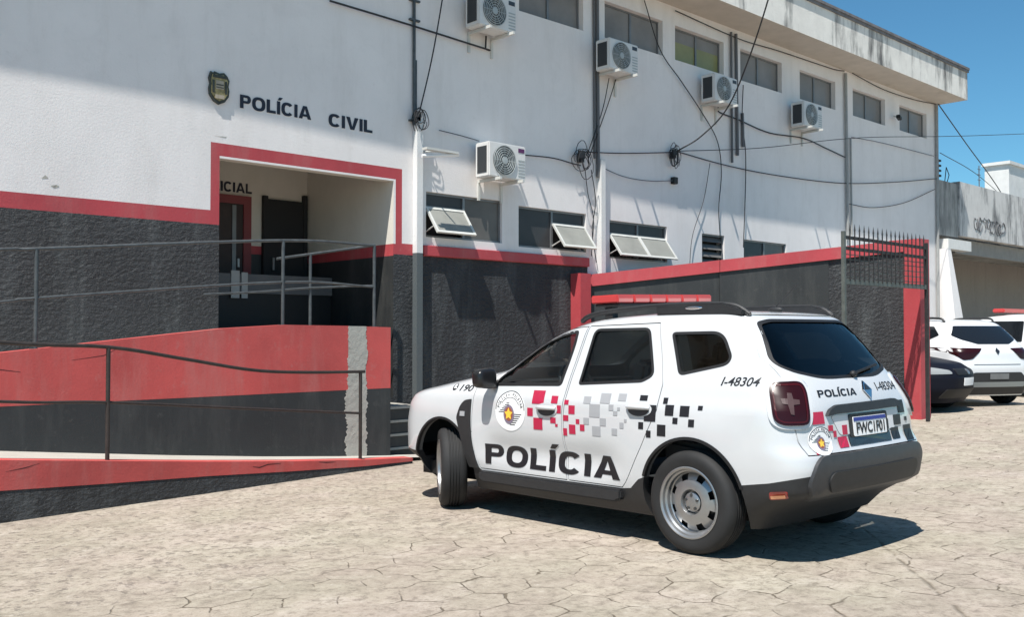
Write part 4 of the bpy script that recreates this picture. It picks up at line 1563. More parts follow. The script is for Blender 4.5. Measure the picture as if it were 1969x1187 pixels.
def hull_mesh(P, zl, t, crown, name):
    bm = bmesh.new()
    rings = []
    for z in zl:
        h = half_outline(P, z, t)
        L = [bm.verts.new((x, y, z)) for x, y in h]
        Rr_ = [L[0]] + [bm.verts.new((x, -y, z)) for x, y in h[1:-1]] + [L[-1]]
        # ends sit on the centre line
        L[0].co.y = 0
        L[-1].co.y = 0
        rings.append((L, Rr_))
    n = len(rings[0][0])
    for (L0, R0), (L1, R1) in zip(rings, rings[1:]):
        for i in range(n - 1):
            bm.faces.new((L0[i], L0[i + 1], L1[i + 1], L1[i]))
            bm.faces.new((R0[i + 1], R0[i], R1[i], R1[i + 1]))
    def cap(L, Rs, cr, flip):
        m = 6
        rows = []
        for i in range(n):
            if i in (0, n - 1):
                rows.append([L[i]] * (m + 1))
                continue
            a, c = L[i].co, Rs[i].co
            row = [L[i]]
            for k in range(1, m):
                s = k / m
                p = a.lerp(c, s)
                edge = min(1.0, 4 * s * (1 - s))
                fx = min(1.0, min(abs(a.x - L[0].co.x), abs(a.x - L[-1].co.x)) / 0.5)
                p.z += cr * edge * (fx * (2 - fx))
                row.append(bm.verts.new(p))
            row.append(Rs[i])
            rows.append(row)
        for i in range(n - 1):
            for k in range(m):
                vs = []
                for v in (rows[i][k], rows[i + 1][k], rows[i + 1][k + 1], rows[i][k + 1]):
                    if v not in vs:
                        vs.append(v)
                if len(vs) >= 3:
                    bm.faces.new(vs if not flip else list(reversed(vs)))
    cap(rings[-1][0], rings[-1][1], crown, True)
    cap(rings[0][0], rings[0][1], 0.0, False)
    bmesh.ops.recalc_face_normals(bm, faces=bm.faces)
    me = bpy.data.meshes.new(name)
    bm.to_mesh(me)
    bm.free()
    return me

def zlist(segs):
    out = []
    for z0, z1, n in segs:
        out += [z0 + (z1 - z0) * i / n for i in range(n)]
    out.append(segs[-1][1])
    return out

def temp_obj(me):
    o = bpy.data.objects.new('tmp', me)
    COL.objects.link(o)
    return o

def bool_op(a, cut, op):
    md = a.modifiers.new('b', 'BOOLEAN')
    md.operation = op
    md.solver = 'EXACT'
    md.object = cut
    dg = bpy.context.evaluated_depsgraph_get()
    me = bpy.data.meshes.new_from_object(a.evaluated_get(dg))
    a.modifiers.clear()
    old = a.data
    a.data = me
    return a

def prism_obj(polys, kind, lo_, hi_, idx=0, mats=None):
    b = MB()
    b.mi = idx
    for p in polys:
        if kind == 'y':
            b.prism(p, lambda x, z: (x, lo_, z), lambda x, z: (x, hi_, z))
        else:
            b.prism(p, lambda y, z: (lo_, y, z), lambda y, z: (hi_, y, z))
    bmesh.ops.recalc_face_normals(b.bm, faces=b.bm.faces)
    me = bpy.data.meshes.new('cut')
    b.bm.to_mesh(me)
    b.bm.free()
    for m in mats or ():
        me.materials.append(m)
    return temp_obj(me)

def drop(o):
    bpy.data.objects.remove(o)

SIDE = ((0, 0, 0), (-1, 0, 0), (0, 0, 1), (0, -1, 0))      # seen from the car's left
SIDE_R = ((0, 0, 0), (1, 0, 0), (0, 0, 1), (0, 1, 0))
REAR = ((0, 0, 0), (0, -1, 0), (0, 0, 1), (1, 0, 0))
FRONT = ((0, 0, 0), (0, 1, 0), (0, 0, 1), (-1, 0, 0))
def bvh_of(me):
    bm = bmesh.new()
    bm.from_mesh(me)
    t = BVHTree.FromBMesh(bm)
    bm.free()
    return t

def flipx(poly):
    return [(-x, z) for x, z in poly]

# wheel built about the origin, outer side towards +Y
def wheel(parent, loc, steer=0.0, side=1, rim='steel', r=0.343, rr=0.236, w=0.215):
    t = bpy.data.objects.new('wheel', None)
    t.empty_display_size = 0.1
    COL.objects.link(t)
    t.parent = parent
    t.location = loc
    t.rotation_euler = (0, 0, steer + (0 if side > 0 else math.pi))
    h = w / 2
    b = MB()
    prof = [(rr - 0.012, -h + 0.02), (rr, -h + 0.004), (rr + 0.035, -h - 0.004), (r - 0.035, -h), (r - 0.012, -h + 0.018), (r - 0.002, -h + 0.045)]
    for k in range(1, 5):
        y = -h + 0.045 + (w - 0.09) * k / 5
        prof += [(r, y - 0.007), (r - 0.009, y - 0.004), (r - 0.009, y + 0.004), (r, y + 0.007)]
    prof += [(r - 0.002, h - 0.045), (r - 0.012, h - 0.018), (r - 0.035, h), (r - 0.055, h + 0.002), (rr + 0.035, h + 0.004), (rr, h - 0.004), (rr - 0.012, h - 0.02)]
    b.lathe(prof, 'Y', (0, 0, 0), 72)
    b.build('tyre', M['rubber'], t, world=False, smooth=35)
    b = MB()
    if rim == 'steel':
        P_ = [(rr - 0.013, -h + 0.02), (rr - 0.03, -0.02), (rr - 0.012, h - 0.02), (rr + 0.002, h + 0.001), (rr - 0.006, h + 0.004), (rr - 0.018, h - 0.004), (rr - 0.022, h - 0.025), (rr - 0.034, h - 0.034),
              (rr - 0.038, h - 0.060), (rr - 0.046, h - 0.066), (rr - 0.058, h - 0.050), (rr - 0.088, h - 0.040), (rr - 0.125, h - 0.030), (0.085, h - 0.030), (0.078, h - 0.045), (0.073, h - 0.075), (0.0, h - 0.075)]
        n = 96
        def skip(i, k):
            if i in (9, 10):
                return (k % 12) in (4, 5, 6, 7, 8)
            return False
        b.lathe(P_, 'Y', (0, 0, 0), n, skip)
        b.build('rim', M['steel'], t, world=False, smooth=35)
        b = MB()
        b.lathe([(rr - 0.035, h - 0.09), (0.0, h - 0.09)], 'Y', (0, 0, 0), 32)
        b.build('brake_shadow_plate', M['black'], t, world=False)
        b = MB()
        b.lathe([(0.066, h - 0.074), (0.064, h - 0.045), (0.052, h - 0.038), (0.03, h - 0.035), (0.0, h - 0.034)], 'Y', (0, 0, 0), 32)
        b.build('hub_cap', M['steel'], t, world=False, smooth=35)
        for k in range(5):
            b = MB()
            a = k * 2 * math.pi / 5 + 0.3
            b.lathe([(0.010, h - 0.041), (0.010, h - 0.030), (0.0, h - 0.030)], 'Y', (0.048 * math.cos(a), 0, 0.048 * math.sin(a)), 8)
            b.build('wheel_bolt', M['chrome'], t, world=False)
    else:
        b.lathe([(rr - 0.013, -h + 0.02), (rr - 0.02, 0.0), (rr, h + 0.001), (rr - 0.02, h - 0.004)], 'Y', (0, 0, 0), 48)
        b.lathe([(0.06, h - 0.03), (0.05, h - 0.015), (0, h - 0.012)], 'Y', (0, 0, 0), 24)
        for k in range(5):
            a = k * 2 * math.pi / 5 + 0.2
            d = Vector((math.cos(a), 0, math.sin(a)))
            s = Vector((-math.sin(a), 0, math.cos(a)))
            b.obox(d * (rr * 0.5) + Vector((0, h - 0.03, 0)), d * (rr * 0.46), s * 0.03, (0, 0.012, 0))
        b.build('rim', M['steel'], t, world=False, smooth=35)
        b = MB()
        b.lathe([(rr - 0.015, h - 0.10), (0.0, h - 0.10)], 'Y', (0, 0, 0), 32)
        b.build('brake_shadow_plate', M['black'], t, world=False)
    return t

# ------------------------------------------------------------------ the police car
HDG = R(88.837)
car = empty('police_car', CAR_POS, label='white police SUV with checkered red, grey and black side decals and red roof beacon', cat='car')
car.rotation_euler = (0, R(1.02), HDG)

DUST = Profile([
    # z    xr     xf    w     wr    wf    Rr    Rf    br    bf
    (.20, -.46, 3.22, .80, .74, .68, .14, .28, .03, .12),
    (.30, -.56, 3.40, .850, .785, .74, .16, .32, .04, .16),
    (.38, -.70, 3.48, .868, .81, .76, .18, .34, .05, .18),
    (.45, -.825, 3.55, .876, .825, .81, .20, .30, .05, .15),
    (.60, -.855, 3.57, .886, .835, .82, .22, .32, .05, .17),
    (.69, -.845, 3.57, .888, .838, .82, .23, .32, .05, .17),
    (.75, -.810, 3.56, .889, .838, .82, .24, .32, .05, .17),
    (.88, -.800, 3.53, .888, .835, .815, .25, .32, .05, .17),
    (.96, -.788, 3.47, .884, .828, .80, .25, .32, .05, .17),
    (1.00, -.775, 3.36, .872, .815, .785, .25, .32, .05, .17),
    (1.04, -.760, 3.18, .858, .802, .755, .25, .36, .055, .20),
    (1.08, -.742, 2.95, .845, .792, .745, .24, .34, .06, .20),
    (1.12, -.718, 2.70, .832, .778, .735, .24, .32, .06, .19),
    (1.15, -.697, 2.47, .821, .768, .728, .23, .30, .06, .18),
    (1.17, -.682, 2.32, .813, .760, .722, .23, .28, .06, .18),
    (1.19, -.667, 2.22, .805, .752, .716, .22, .26, .06, .18),
    (1.25, -.625, 2.11, .780, .730, .700, .21, .24, .06, .18),
    (1.35, -.550, 1.93, .742, .700, .665, .20, .22, .06, .17),
    (1.45, -.470, 1.72, .704, .668, .630, .19, .20, .06, .15),
    (1.52, -.405, 1.53, .674, .640, .600, .18, .20, .06, .14),
    (1.56, -.365, 1.39, .648, .612, .570, .18, .20, .06, .13),
    (1.585, -.325, 1.25, .618, .582, .535, .18, .20, .06, .12),
    (1.603, -.265, 1.09, .575, .540, .490, .18, .20, .06, .11),
    (1.616, -.15, .90, .515, .480, .430, .18, .20, .06, .10),
    (1.624, .02, .70, .44, .41, .37, .18, .18, .05, .09),
], flare=((0.0, .016, .56), (2.673, .020, .58)), scoop=(.55, 2.2, .55, .11, .034))
ZL = zlist([(.20, .45, 8), (.45, .98, 20), (.98, 1.19, 26), (1.19, 1.54, 20), (1.54, 1.624, 16)])
paint2 = [M['car_white'], M['cabin']]
outer_me = hull_mesh(DUST, ZL, 0.0, 0.014, 'body')
outer_me.materials.append(M['car_white'])
outer_me.materials.append(M['cabin'])
BV = bvh_of(outer_me)
ZI = zlist([(.40, 1.0, 8), (1.0, 1.19, 12), (1.19, 1.54, 12), (1.54, 1.585, 6)])
inner_me = hull_mesh(DUST, ZI, 0.055, 0.010, 'inner')
for m in paint2:
    inner_me.materials.append(m)
for p in inner_me.polygons:
    p.material_index = 1
body = temp_obj(outer_me)
inner = temp_obj(inner_me)
bool_op(body, inner, 'DIFFERENCE')
drop(inner)

# wheel wells
b = MB()
b.mi = 1
for x in (0.0, 2.673):
    for s in (-1, 1):
        rad = 0.405 if x < 1 else 0.415
        b.lathe([(0.0, 0.50 * s), (rad, 0.50 * s), (rad, 1.1 * s), (0.0, 1.1 * s)], 'Y', (x, 0, 0.355), 48)
bmesh.ops.remove_doubles(b.bm, verts=b.bm.verts, dist=1e-5)
bmesh.ops.recalc_face_normals(b.bm, faces=b.bm.faces)
me = bpy.data.meshes.new('cut')
b.bm.to_mesh(me)
b.bm.free()
b_ = [M['car_white'], M['cabin']]
for m in b_:
    me.materials.append(m)
cut = temp_obj(me)
bool_op(body, cut, 'DIFFERENCE')
drop(cut)

# window openings
W_FRONT = round_poly([(2.03, 1.072), (1.222, 1.09), (1.176, 1.41), (1.185, 1.497), (1.31, 1.488), (1.545, 1.425), (1.87, 1.238)], [.02, .03, .1, .03, .1, .1, .15])
W_REAR = round_poly([(1.035, 1.100), (.44, 1.130), (.352, 1.175), (.478, 1.505), (1.005, 1.507)], [.02, .03, .04, .05, .05])
W_QTR = round_poly([(.135, 1.180), (-.225, 1.252), (-.250, 1.30), (-.17, 1.432), (-.10, 1.468), (.267, 1.468)], [.04, .05, .03, .05, .05, .03])
sides = [W_FRONT, W_REAR, W_QTR]
for lo_, hi_ in ((0.30, 1.2), (-1.2, -0.30)):
    cut = prism_obj(sides, 'y', lo_, hi_, 1, paint2)
    bool_op(body, cut, 'DIFFERENCE')
    drop(cut)
W_SHIELD = round_poly([(-.63, 1.205), (.63, 1.205), (.50, 1.54), (-.50, 1.54)], .06)
cut = prism_obj([W_SHIELD], 'x', 1.3, 3.0, 1, paint2)
bool_op(body, cut, 'DIFFERENCE')
drop(cut)
W_GATE = round_poly([(-.35, 1.158), (.35, 1.158), (.585, 1.205), (.655, 1.245), (.665, 1.29), (.555, 1.525), (.45, 1.545), (-.45, 1.545), (-.555, 1.525), (-.665, 1.29), (-.655, 1.245), (-.585, 1.205)],
                    [.1, .1, .05, .03, .03, .03, .05, .05, .03, .03, .03, .05])
cut = prism_obj([W_GATE], 'x', -1.4, -0.27, 1, paint2)
bool_op(body, cut, 'DIFFERENCE')
drop(cut)

# lower cladding
CLAD = [(-1.1, .62), (-.86, .585), (-.585, .522), (-.36, .488), (.376, .478), (.44, .455), (.52, .385), (.605, .374), (2.15, .366), (2.24, .42), (2.32, .50), (3.08, .46), (3.3, .47), (3.7, .50), (3.7, .0), (-1.1, .0)]
cut = prism_obj([CLAD], 'y', -1.3, 1.3, 0, paint2)
clad = temp_obj(body.data.copy())
bool_op(clad, cut, 'INTERSECT')
bool_op(body, cut, 'DIFFERENCE')
drop(cut)
for p in clad.data.polygons:
    p.material_index = 0
clad.data.materials.clear()
clad.data.materials.append(M['plastic'])

# doors and tailgate: cut out with a real gap
D_FRONT = [(2.243, 1.045), (2.252, .68), (2.215, .50), (2.165, .378), (1.148, .378), (1.160, .46), (1.170, .628), (1.176, .861), (1.148, 1.086), (1.123, 1.288), (1.090, 1.535), (1.31, 1.525), (1.56, 1.462), (1.90, 1.262), (2.09, 1.105)]
D_REAR = [(1.136, .378), (.600, .378), (.560, .42), (.525, .47), (.400, .682), (.268, .938), (.252, 1.113), (.306, 1.29), (.400, 1.545), (1.078, 1.537), (1.111, 1.288), (1.136, 1.086), (1.164, .861), (1.158, .628), (1.148, .46)]
GATE = [(-.715, .692), (.715, .692), (.745, .78), (.755, .88), (.69, 1.10), (.69, 1.22), (.70, 1.30), (.585, 1.583), (-.585, 1.583), (-.70, 1.30), (-.69, 1.22), (-.69, 1.10), (-.755, .88), (-.745, .78)]
def shrink(poly, d):
    """polygon moved inwards by d (both windings)"""
    P = [Vector(p) for p in poly]
    area = sum(P[i].x * P[(i + 1) % len(P)].y - P[(i + 1) % len(P)].x * P[i].y for i in range(len(P)))
    sg = 1 if area > 0 else -1
    out = []
    for i in range(len(P)):
        a, p, c = P[i - 1], P[i], P[(i + 1) % len(P)]
        e1, e2 = (p - a).normalized(), (c - p).normalized()
        n1, n2 = Vector((-e1.y, e1.x)) * sg, Vector((-e2.y, e2.x)) * sg
        n = (n1 + n2)
        n = n / max(0.3, n.length_squared / 2)
        out.append(tuple(p + n * d))
    return out
doors = []
for nm, poly, kind, lo_, hi_ in (('front_door', D_FRONT, 'y', 0.30, 1.2), ('rear_door', D_REAR, 'y', 0.30, 1.2), ('tailgate', GATE, 'x', -1.4, -0.255)):
    piece = temp_obj(body.data.copy())
    cut = prism_obj([shrink(poly, 0.007)], kind, lo_, hi_, 0, paint2)
    bool_op(piece, cut, 'INTERSECT')
    drop(cut)
    cut = prism_obj([poly], kind, lo_, hi_, 0, paint2)
    bool_op(body, cut, 'DIFFERENCE')
    drop(cut)
    piece.name = nm
    doors.append(piece)
body.name = 'body'
clad.name = 'lower_cladding'
for o in [body, clad] + doors:
    o.data.name = o.name
    o.parent = car
    shade(o.data, 32)
front_door, rear_door, tailgate = doors

# panes
def pane(name, poly, frame, mat, parent, off=-0.010):
    return decal(name, polys_bm([poly]), frame, BV, mat, parent, offset=off, thick=0.004, step=0.08, smooth=40)
def grow(poly, d=0.012):
    return shrink(poly, -d)
pane('side_window', flipx(grow(W_FRONT)), SIDE, M['glass_clear'], front_door)
pane('side_window', flipx(grow(W_REAR)), SIDE, M['glass_tint'], rear_door)
pane('quarter_window', flipx(grow(W_QTR)), SIDE, M['glass_tint'], car)
pane('side_window', grow(W_FRONT), SIDE_R, M['glass_clear'], car)
pane('side_window', grow(W_REAR), SIDE_R, M['glass_tint'], car)
pane('quarter_window', grow(W_QTR), SIDE_R, M['glass_tint'], car)
pane('windscreen', grow(W_SHIELD), FRONT, M['glass_clear'], car)
pane('rear_window', grow(W_GATE), REAR, M['glass_tint'], tailgate)

# black window surround: a thin rubber bead
def bead(name, poly, frame, parent, w=0.016, off=0.002):
    outer, inn = grow(poly, w * 0.35), shrink(poly, w * 0.65)
    bm = bmesh.new()
    n = len(poly)
    A = [bm.verts.new((p[0], p[1], 0)) for p in outer]
    B = [bm.verts.new((p[0], p[1], 0)) for p in inn]
    for i in range(n):
        bm.faces.new((A[i], A[(i + 1) % n], B[(i + 1) % n], B[i]))
    return decal(name, bm, frame, BV, M['black'], parent, offset=off, thick=0.008, step=0.2)
bead('window_seal', flipx(W_FRONT), SIDE, front_door, 0.026)
bead('window_seal', flipx(W_REAR), SIDE, rear_door, 0.020)
bead('window_seal', flipx(W_QTR), SIDE, car, 0.020)
bead('window_seal', W_GATE, REAR, tailgate, 0.020)

# wheel arch lips
def arch(x, z, r0, r1, a0, a1):
    n = 28
    bm = bmesh.new()
    A, B = [], []
    for i in range(n + 1):
        a = R(a0 + (a1 - a0) * i / n)
        A.append(bm.verts.new((-(x + r0 * math.cos(a)), z + r0 * math.sin(a), 0)))
        B.append(bm.verts.new((-(x + r1 * math.cos(a)), z + r1 * math.sin(a), 0)))
    for i in range(n):
        bm.faces.new((A[i], A[i + 1], B[i + 1], B[i]))
    return bm
decal('arch_lip', arch(0, .355, .400, .420, 18, 164), SIDE, BV, M['black'], car, 0.006, 0.03, 0.3, smooth=40)
decal('arch_lip', arch(2.673, .355, .410, .430, 10, 162), SIDE, BV, M['black'], car, 0.006, 0.03, 0.3, smooth=40)

# fender vent trim with small marker
TR = round_poly([(2.44, .79), (2.40, .895), (2.345, .940), (2.262, .950), (2.258, .72), (2.235, .56), (2.18, .38), (2.30, .38), (2.36, .56)], [.02, .04, .03, .01, .1, .1, .01, .01, .1])
decal('fender_trim', polys_bm([flipx(TR)]), SIDE, BV, M['plastic'], car, 0.012, 0.02, 0.06, smooth=40)
decal('fender_badge', polys_bm([flipx(rect(2.325, .805, 2.385, .845))]), SIDE, BV, M['decal_grey'], car, 0.018, 0.008, 0.2)

# side sill step
b = MB()
b.prism([(.60, .365), (.60, .30), (.66, .275), (2.10, .275), (2.16, .30), (2.16, .36)], lambda x, z: (x, .80, z), lambda x, z: (x, .893, z))
b.bevel(0.012, 2)
b.build('sill_trim', M['plastic'], car, world=False, smooth=40)
b = MB()
b.box(-.35, 3.2, -.68, .68, .24, .36)
b.build('underbody', M['black'], car, world=False)

# door handles
def handle(x, z, parent):
    e = [(-(x + .115 * math.cos(a)), z + .052 * math.sin(a)) for a in [k * math.pi / 12 for k in range(24)]]
    h = decal('handle_cup', polys_bm([e]), SIDE, BV, M['car_white'], parent, 0.007, 0.006, 0.06, smooth=50)
    lower = [(-(x + .092 * math.cos(a)), z - .004 + .044 * math.sin(a)) for a in [math.pi + k * math.pi / 12 for k in range(13)]]
    decal('handle_recess', polys_bm([lower]), SIDE, BV, M['plastic_grey'], parent, 0.010, 0.003, 0.2)
    b = MB()
    y = BV.ray_cast(Vector((x, 3, z)), Vector((0, -1, 0)))[0].y
    b.tube([(x - .10, y + .012, z + .012), (x - .06, y + .032, z + .016), (x + .06, y + .032, z + .016), (x + .10, y + .012, z + .012)], [.012, .016, .016, .012], 10)
    b.build('handle', M['car_white'], parent, world=False, smooth=50)
handle(1.335, .900, front_door)
handle(.425, .940, rear_door)

# mirrors
for s in (1, -1):
    b = MB()
    b.ball((0, 0, 0), 1, 1, 1, 24, 16)
    for v in b.bm.verts:
        q = [math.copysign(abs(c) ** 0.55, c) for c in v.co]
        v.co = Vector((2.0 + q[0] * .065 - abs(q[1]) * .01, s * (.955 + q[1] * .100), 1.128 + q[2] * .082 * (1 - .12 * q[1] * s)))
    b.obox((2.0, s * .86, 1.068), (.035, 0, 0), (0, .06, 0), (0, 0, .022))
    b.build('mirror', M['black_gloss'], car, world=False, smooth=45)

# roof rails, antenna, beacon bar
for s in (1, -1):
    b = MB()
    y = .545 * s
    pts = [(1.30, y * .96, 1.575), (1.20, y, 1.612), (1.0, y * 1.03, 1.640), (.50, y * 1.04, 1.666), (.10, y * 1.03, 1.664), (-.10, y * 1.02, 1.652), (-.19, y, 1.628), (-.27, y * .98, 1.575)]
    b.tube(smooth_path(pts, 6), 0.022, 8)
    b.prism([(.50, 1.600), (.50, 1.675), (-.08, 1.668), (-.24, 1.610), (-.24, 1.575)], lambda x, z: (x, y * 1.02 - .028, z), lambda x, z: (x, y * 1.02 + .028, z))
    b.bevel(0.012, 2)
    b.build('roof_rail', M['plastic'], car, world=False, smooth=45)
    b = MB()
    b.ball((.16, y * 1.02 + s * .030, 1.640), .075, .006, .012, 12, 8)
    b.build('rail_badge', M['bright'], car, world=False, smooth=45)
b = MB()
b.ball((-.12, 0, 1.628), .06, .025, .02, 14, 8)
b.tube([(-.10, 0, 1.63), (-.30, 0, 1.80)], .004, 6)
b.build('antenna', M['plastic'], car, world=False, smooth=45)
bar = bpy.data.objects.new('light_bar', None)
COL.objects.link(bar)
bar.parent = car
bar.location = (1.07, -0.075, 1.752)
bar.rotation_euler = (R(-1.3), 0, R(-2))
b = MB()
b.box(-.13, .13, -.54, .54, -.055, -.028)
b.bevel(0.008, 1)
b.box(-.04, .04, -.46, -.40, -.15, -.056)
b.box(-.04, .04, .46, .52, -.15, -.056)
b.build('mount', M['plastic'], bar, world=False)
for k in range(6):
    y0 = -.57 + k * .19
    b = MB()
    b.box(-.145, .145, y0 + .001, y0 + .189, -.027, .036)
    b.bevel(0.009, 2)
    b.build('beacon_lens', M['beacon'], bar, world=False, smooth=45)
    b = MB()
    b.box(-.1475, -.1455, y0 + .02, y0 + .172, -.020, .006)
    b.build('beacon_reflector', M['beacon_pale'], bar, world=False)

# tail lamps on the corners
for s in (1, -1):
    U = Vector((.72 * 1, -.70 * s, 0)).normalized() if s < 0 else Vector((-.66, .75, 0)).normalized()
    if s > 0:
        D = Vector((.70, -.71, 0)).normalized()
        U = Vector((-.71, -.70, 0)).normalized()
    else:
        D = Vector((.70, .71, 0)).normalized()
        U = Vector((.71, -.70, 0)).normalized()
    fr = ((-.70, .76 * s, 1.02), U, (0, 0, 1), D)
    outl = round_poly([(-.125, -.105), (-.07, -.145), (.115, -.145), (.135, -.10), (.135, .09), (.10, .145), (-.10, .140), (-.13, .10)], .05)
    outl = [(x * .90, y * .93 - .004) for x, y in outl]
    pod = grow(outl, .024)
    decal('lamp_surround', polys_bm([pod]), fr, BV, M['car_white'], car, 0.016, 0.05, 0.05, smooth=50)
    tl = decal('tail_lamp', polys_bm([outl]), fr, BV, M['lamp_red'], car, 0.030, 0.02, 0.05, smooth=50)
    cross = [[(-.012, .060), (-.016, .026), (-.058, .026), (-.050, -.006), (-.018, -.010), (-.006, -.070), (.016, -.074), (.018, -.014), (.058, -.010), (.060, .016), (.020, .022), (.014, .058)]]
    decal('lamp_insert', polys_bm(cross), fr, BV, M['lamp_pale'], tl, 0.034, 0.003, 0.03)
    rim_o, rim_i = shrink(outl, .014), shrink(outl, .024)
    bm = bmesh.new()
    A = [bm.verts.new((p[0], p[1], 0)) for p in rim_o]
    B = [bm.verts.new((p[0], p[1], 0)) for p in rim_i]
    for q in range(len(A)):
        bm.faces.new((A[q], A[(q + 1) % len(A)], B[(q + 1) % len(A)], B[q]))
    decal('lamp_ring', bm, fr, BV, M['lamp_ring'], tl, 0.0325, 0.002, 0.05)

# rear bumper insert and lower grille
INS = round_poly([(-.73, .50), (-.70, .625), (-.63, .692), (.63, .692), (.70, .625), (.745, .50), (.68, .40), (-.66, .40)], .05)
decal('bumper_insert', polys_bm([INS]), REAR, BV, M['plastic_grey'], car, 0.024, 0.08, 0.05, smooth=45)
INL = round_poly([(-.58, .535), (-.54, .585), (.54, .585), (.58, .535), (.54, .455), (-.54, .455)], .03)
decal('bumper_panel', polys_bm([INL]), REAR, BV, M['plastic'], car, 0.034, 0.02, 0.05, smooth=45)
decal('rear_reflector', polys_bm([flipx(round_poly([(-.585, .418), (-.690, .432), (-.695, .480), (-.590, .470)], .015))]), SIDE, BV, M['amber'], car, 0.012, 0.02, 0.1, smooth=45)

decal('reflector_glow', polys_bm([flipx(round_poly([(-.595, .425), (-.680, .436), (-.683, .455), (-.597, .446)], .006))]), SIDE, BV, plain('bright_amber_lens', (0.85, 0.38, 0.20), 0.2), car, 0.0145, 0.004, 0.1)
# tailgate details
TRM = round_poly([(-.50, .925), (-.455, .965), (-.37, .990), (.40, 1.000), (.46, .980), (.49, .940), (.42, .945), (-.40, .935)], .02)
decal('trim_strip', polys_bm([TRM]), REAR, BV, M['plastic'], tailgate, 0.024, 0.03, 0.1, smooth=45)
decal('plate_recess', polys_bm([round_poly([(-.44, .925), (-.36, .80), (.36, .80), (.44, .925)], .03)]), REAR, BV, plain('shaded_white_recess', (0.62, 0.62, 0.63), 0.4), tailgate, 0.004, 0.002, 0.1)
decal('sensor_panel', polys_bm([rect(-.27, .725, .27, .79)]), REAR, BV, M['chrome'], tailgate, 0.006, 0.004, 0.2)
decal('plate_holder', polys_bm([round_poly(rect(-.25, .775, .25, .925), .02)]), REAR, BV, M['plastic'], tailgate, 0.010, 0.008, 0.3)
pl = decal('licence_plate', polys_bm([round_poly(rect(-.215, .782, .215, .905), .01)]), REAR, BV, M['decal_white'], car, 0.016, 0.004, 0.5)
decal('plate_band', polys_bm([rect(-.21, .878, .21, .902)]), REAR, BV, M['decal_blue'], pl, 0.018, 0.001, 0.5)
bm = bmesh.new()
text_bm(bm, 'FWC1F01', -.185, .185, .797, .868, 0.02)
decal('plate_characters', bm, REAR, BV, M['decal_black'], pl, 0.019, 0.001, 0.2)

bm = bmesh.new()
bold_text(bm, 'POLÍCIA', -.50, -.065, 1.042, 1.086, t=.26, slant=.2)
decal('tailgate_lettering', bm, REAR, BV, M['decal_black'], tailgate, 0.003, 0.002, 0.06)
bm = bmesh.new()
text_bm(bm, 'I-48304', .235, .545, 1.058, 1.112, 0.0, shear=0.1)
decal('tailgate_number', bm, REAR, BV, M['decal_black'], tailgate, 0.003, 0.002, 0.06)
dm = [(0, 1.128), (.055, 1.07), (0, 1.012), (-.055, 1.07)]
decal('diamond_badge', polys_bm([[(x + .085, z) for x, z in dm]]), REAR, BV, M['bright'], tailgate, 0.014, 0.012, 0.2)
decal('diamond_badge_dark', polys_bm([[(x * .62 + .085, 1.072 + (z - 1.07) * .66) for x, z in dm[:2] + [(0, 1.07), dm[3]]]]), REAR, BV, M['chrome'], tailgate, 0.018, 0.003, 0.2)
# wiper
b = MB()
hit = [BV.ray_cast(Vector((-3, y, z)), Vector((1, 0, 0)))[0] for y, z in ((-.02, 1.175), (-.25, 1.205), (-.42, 1.225))]
b.tube([h + Vector((-.022, 0, .006)) for h in hit], .009, 6)
b.ball(hit[0] + Vector((-.015, 0, 0)), .025, .03, .025, 10, 8)
b.build('rear_wiper', M['black'], tailgate, world=False, smooth=45)

# checkered band on the left side
RED = [(1.373, 0.94, 1.504, 1.043), (1.223, 0.95, 1.292, 1.007), (1.106, 0.947, 1.149, 0.981), (1.493, 0.842, 1.555, 0.906), (1.184, 0.877, 1.226, 0.937), (1.039, 0.878, 1.102, 0.942), (1.104, 0.825, 1.157, 0.867), (1.385, 0.742, 1.485, 0.832), (1.239, 0.8, 1.296, 0.843), (0.991, 0.808, 1.026, 0.843), (1.033, 0.73, 1.098, 0.8), (0.94, 0.759, 0.985, 0.806), (1.120, 0.714, 1.160, 0.769), (1.218, 0.775, 1.244, 0.796)]
GRY = [(0.885, 0.962, 0.954, 1.013), (0.698, 0.969, 0.791, 1.04), (0.553, 0.991, 0.623, 1.042), (0.789, 0.866, 0.891, 0.959), (0.659, 0.921, 0.703, 0.962), (0.621, 0.887, 0.66, 0.918), (0.598, 0.924, 0.622, 0.945), (0.895, 0.81, 0.948, 0.857), (0.73, 0.807, 0.787, 0.861), (0.783, 0.73, 0.863, 0.8), (0.624, 0.747, 0.674, 0.793), (0.563, 0.799, 0.599, 0.839), (0.535, 0.844, 0.557, 0.866)]
BLK = [(0.362, 1.0, 0.428, 1.037), (0.185, 0.985, 0.222, 1.026), (0.275, 0.861, 0.376, 0.973), (0.126, 0.907, 0.197, 0.979), (-0.001, 0.906, 0.074, 0.977), (-0.105, 0.953, -0.069, 0.982), (0.087, 0.855, 0.128, 0.896), (-0.047, 0.841, -0.001, 0.89), (0.381, 0.804, 0.425, 0.852), (0.185, 0.767, 0.257, 0.844), (0.313, 0.751, 0.353, 0.798)]
for nm, L, mt in (('red_check', RED, 'decal_red'), ('grey_check', GRY, 'decal_grey'), ('black_check', BLK, 'decal_black')):
    for q in L:
        decal(nm, polys_bm([flipx(rect(*q))]), SIDE, BV, M[mt], car, 0.003, 0.002, 0.06)
RRED = [(0.514, 0.880, 0.631, 0.956), (0.275, 0.799, 0.331, 0.86), (0.432, 0.831, 0.480, 0.867), (0.291, 0.722, 0.391, 0.789), (0.40, 0.790, 0.43, 0.83), (0.549, 0.70, 0.65, 0.716)]
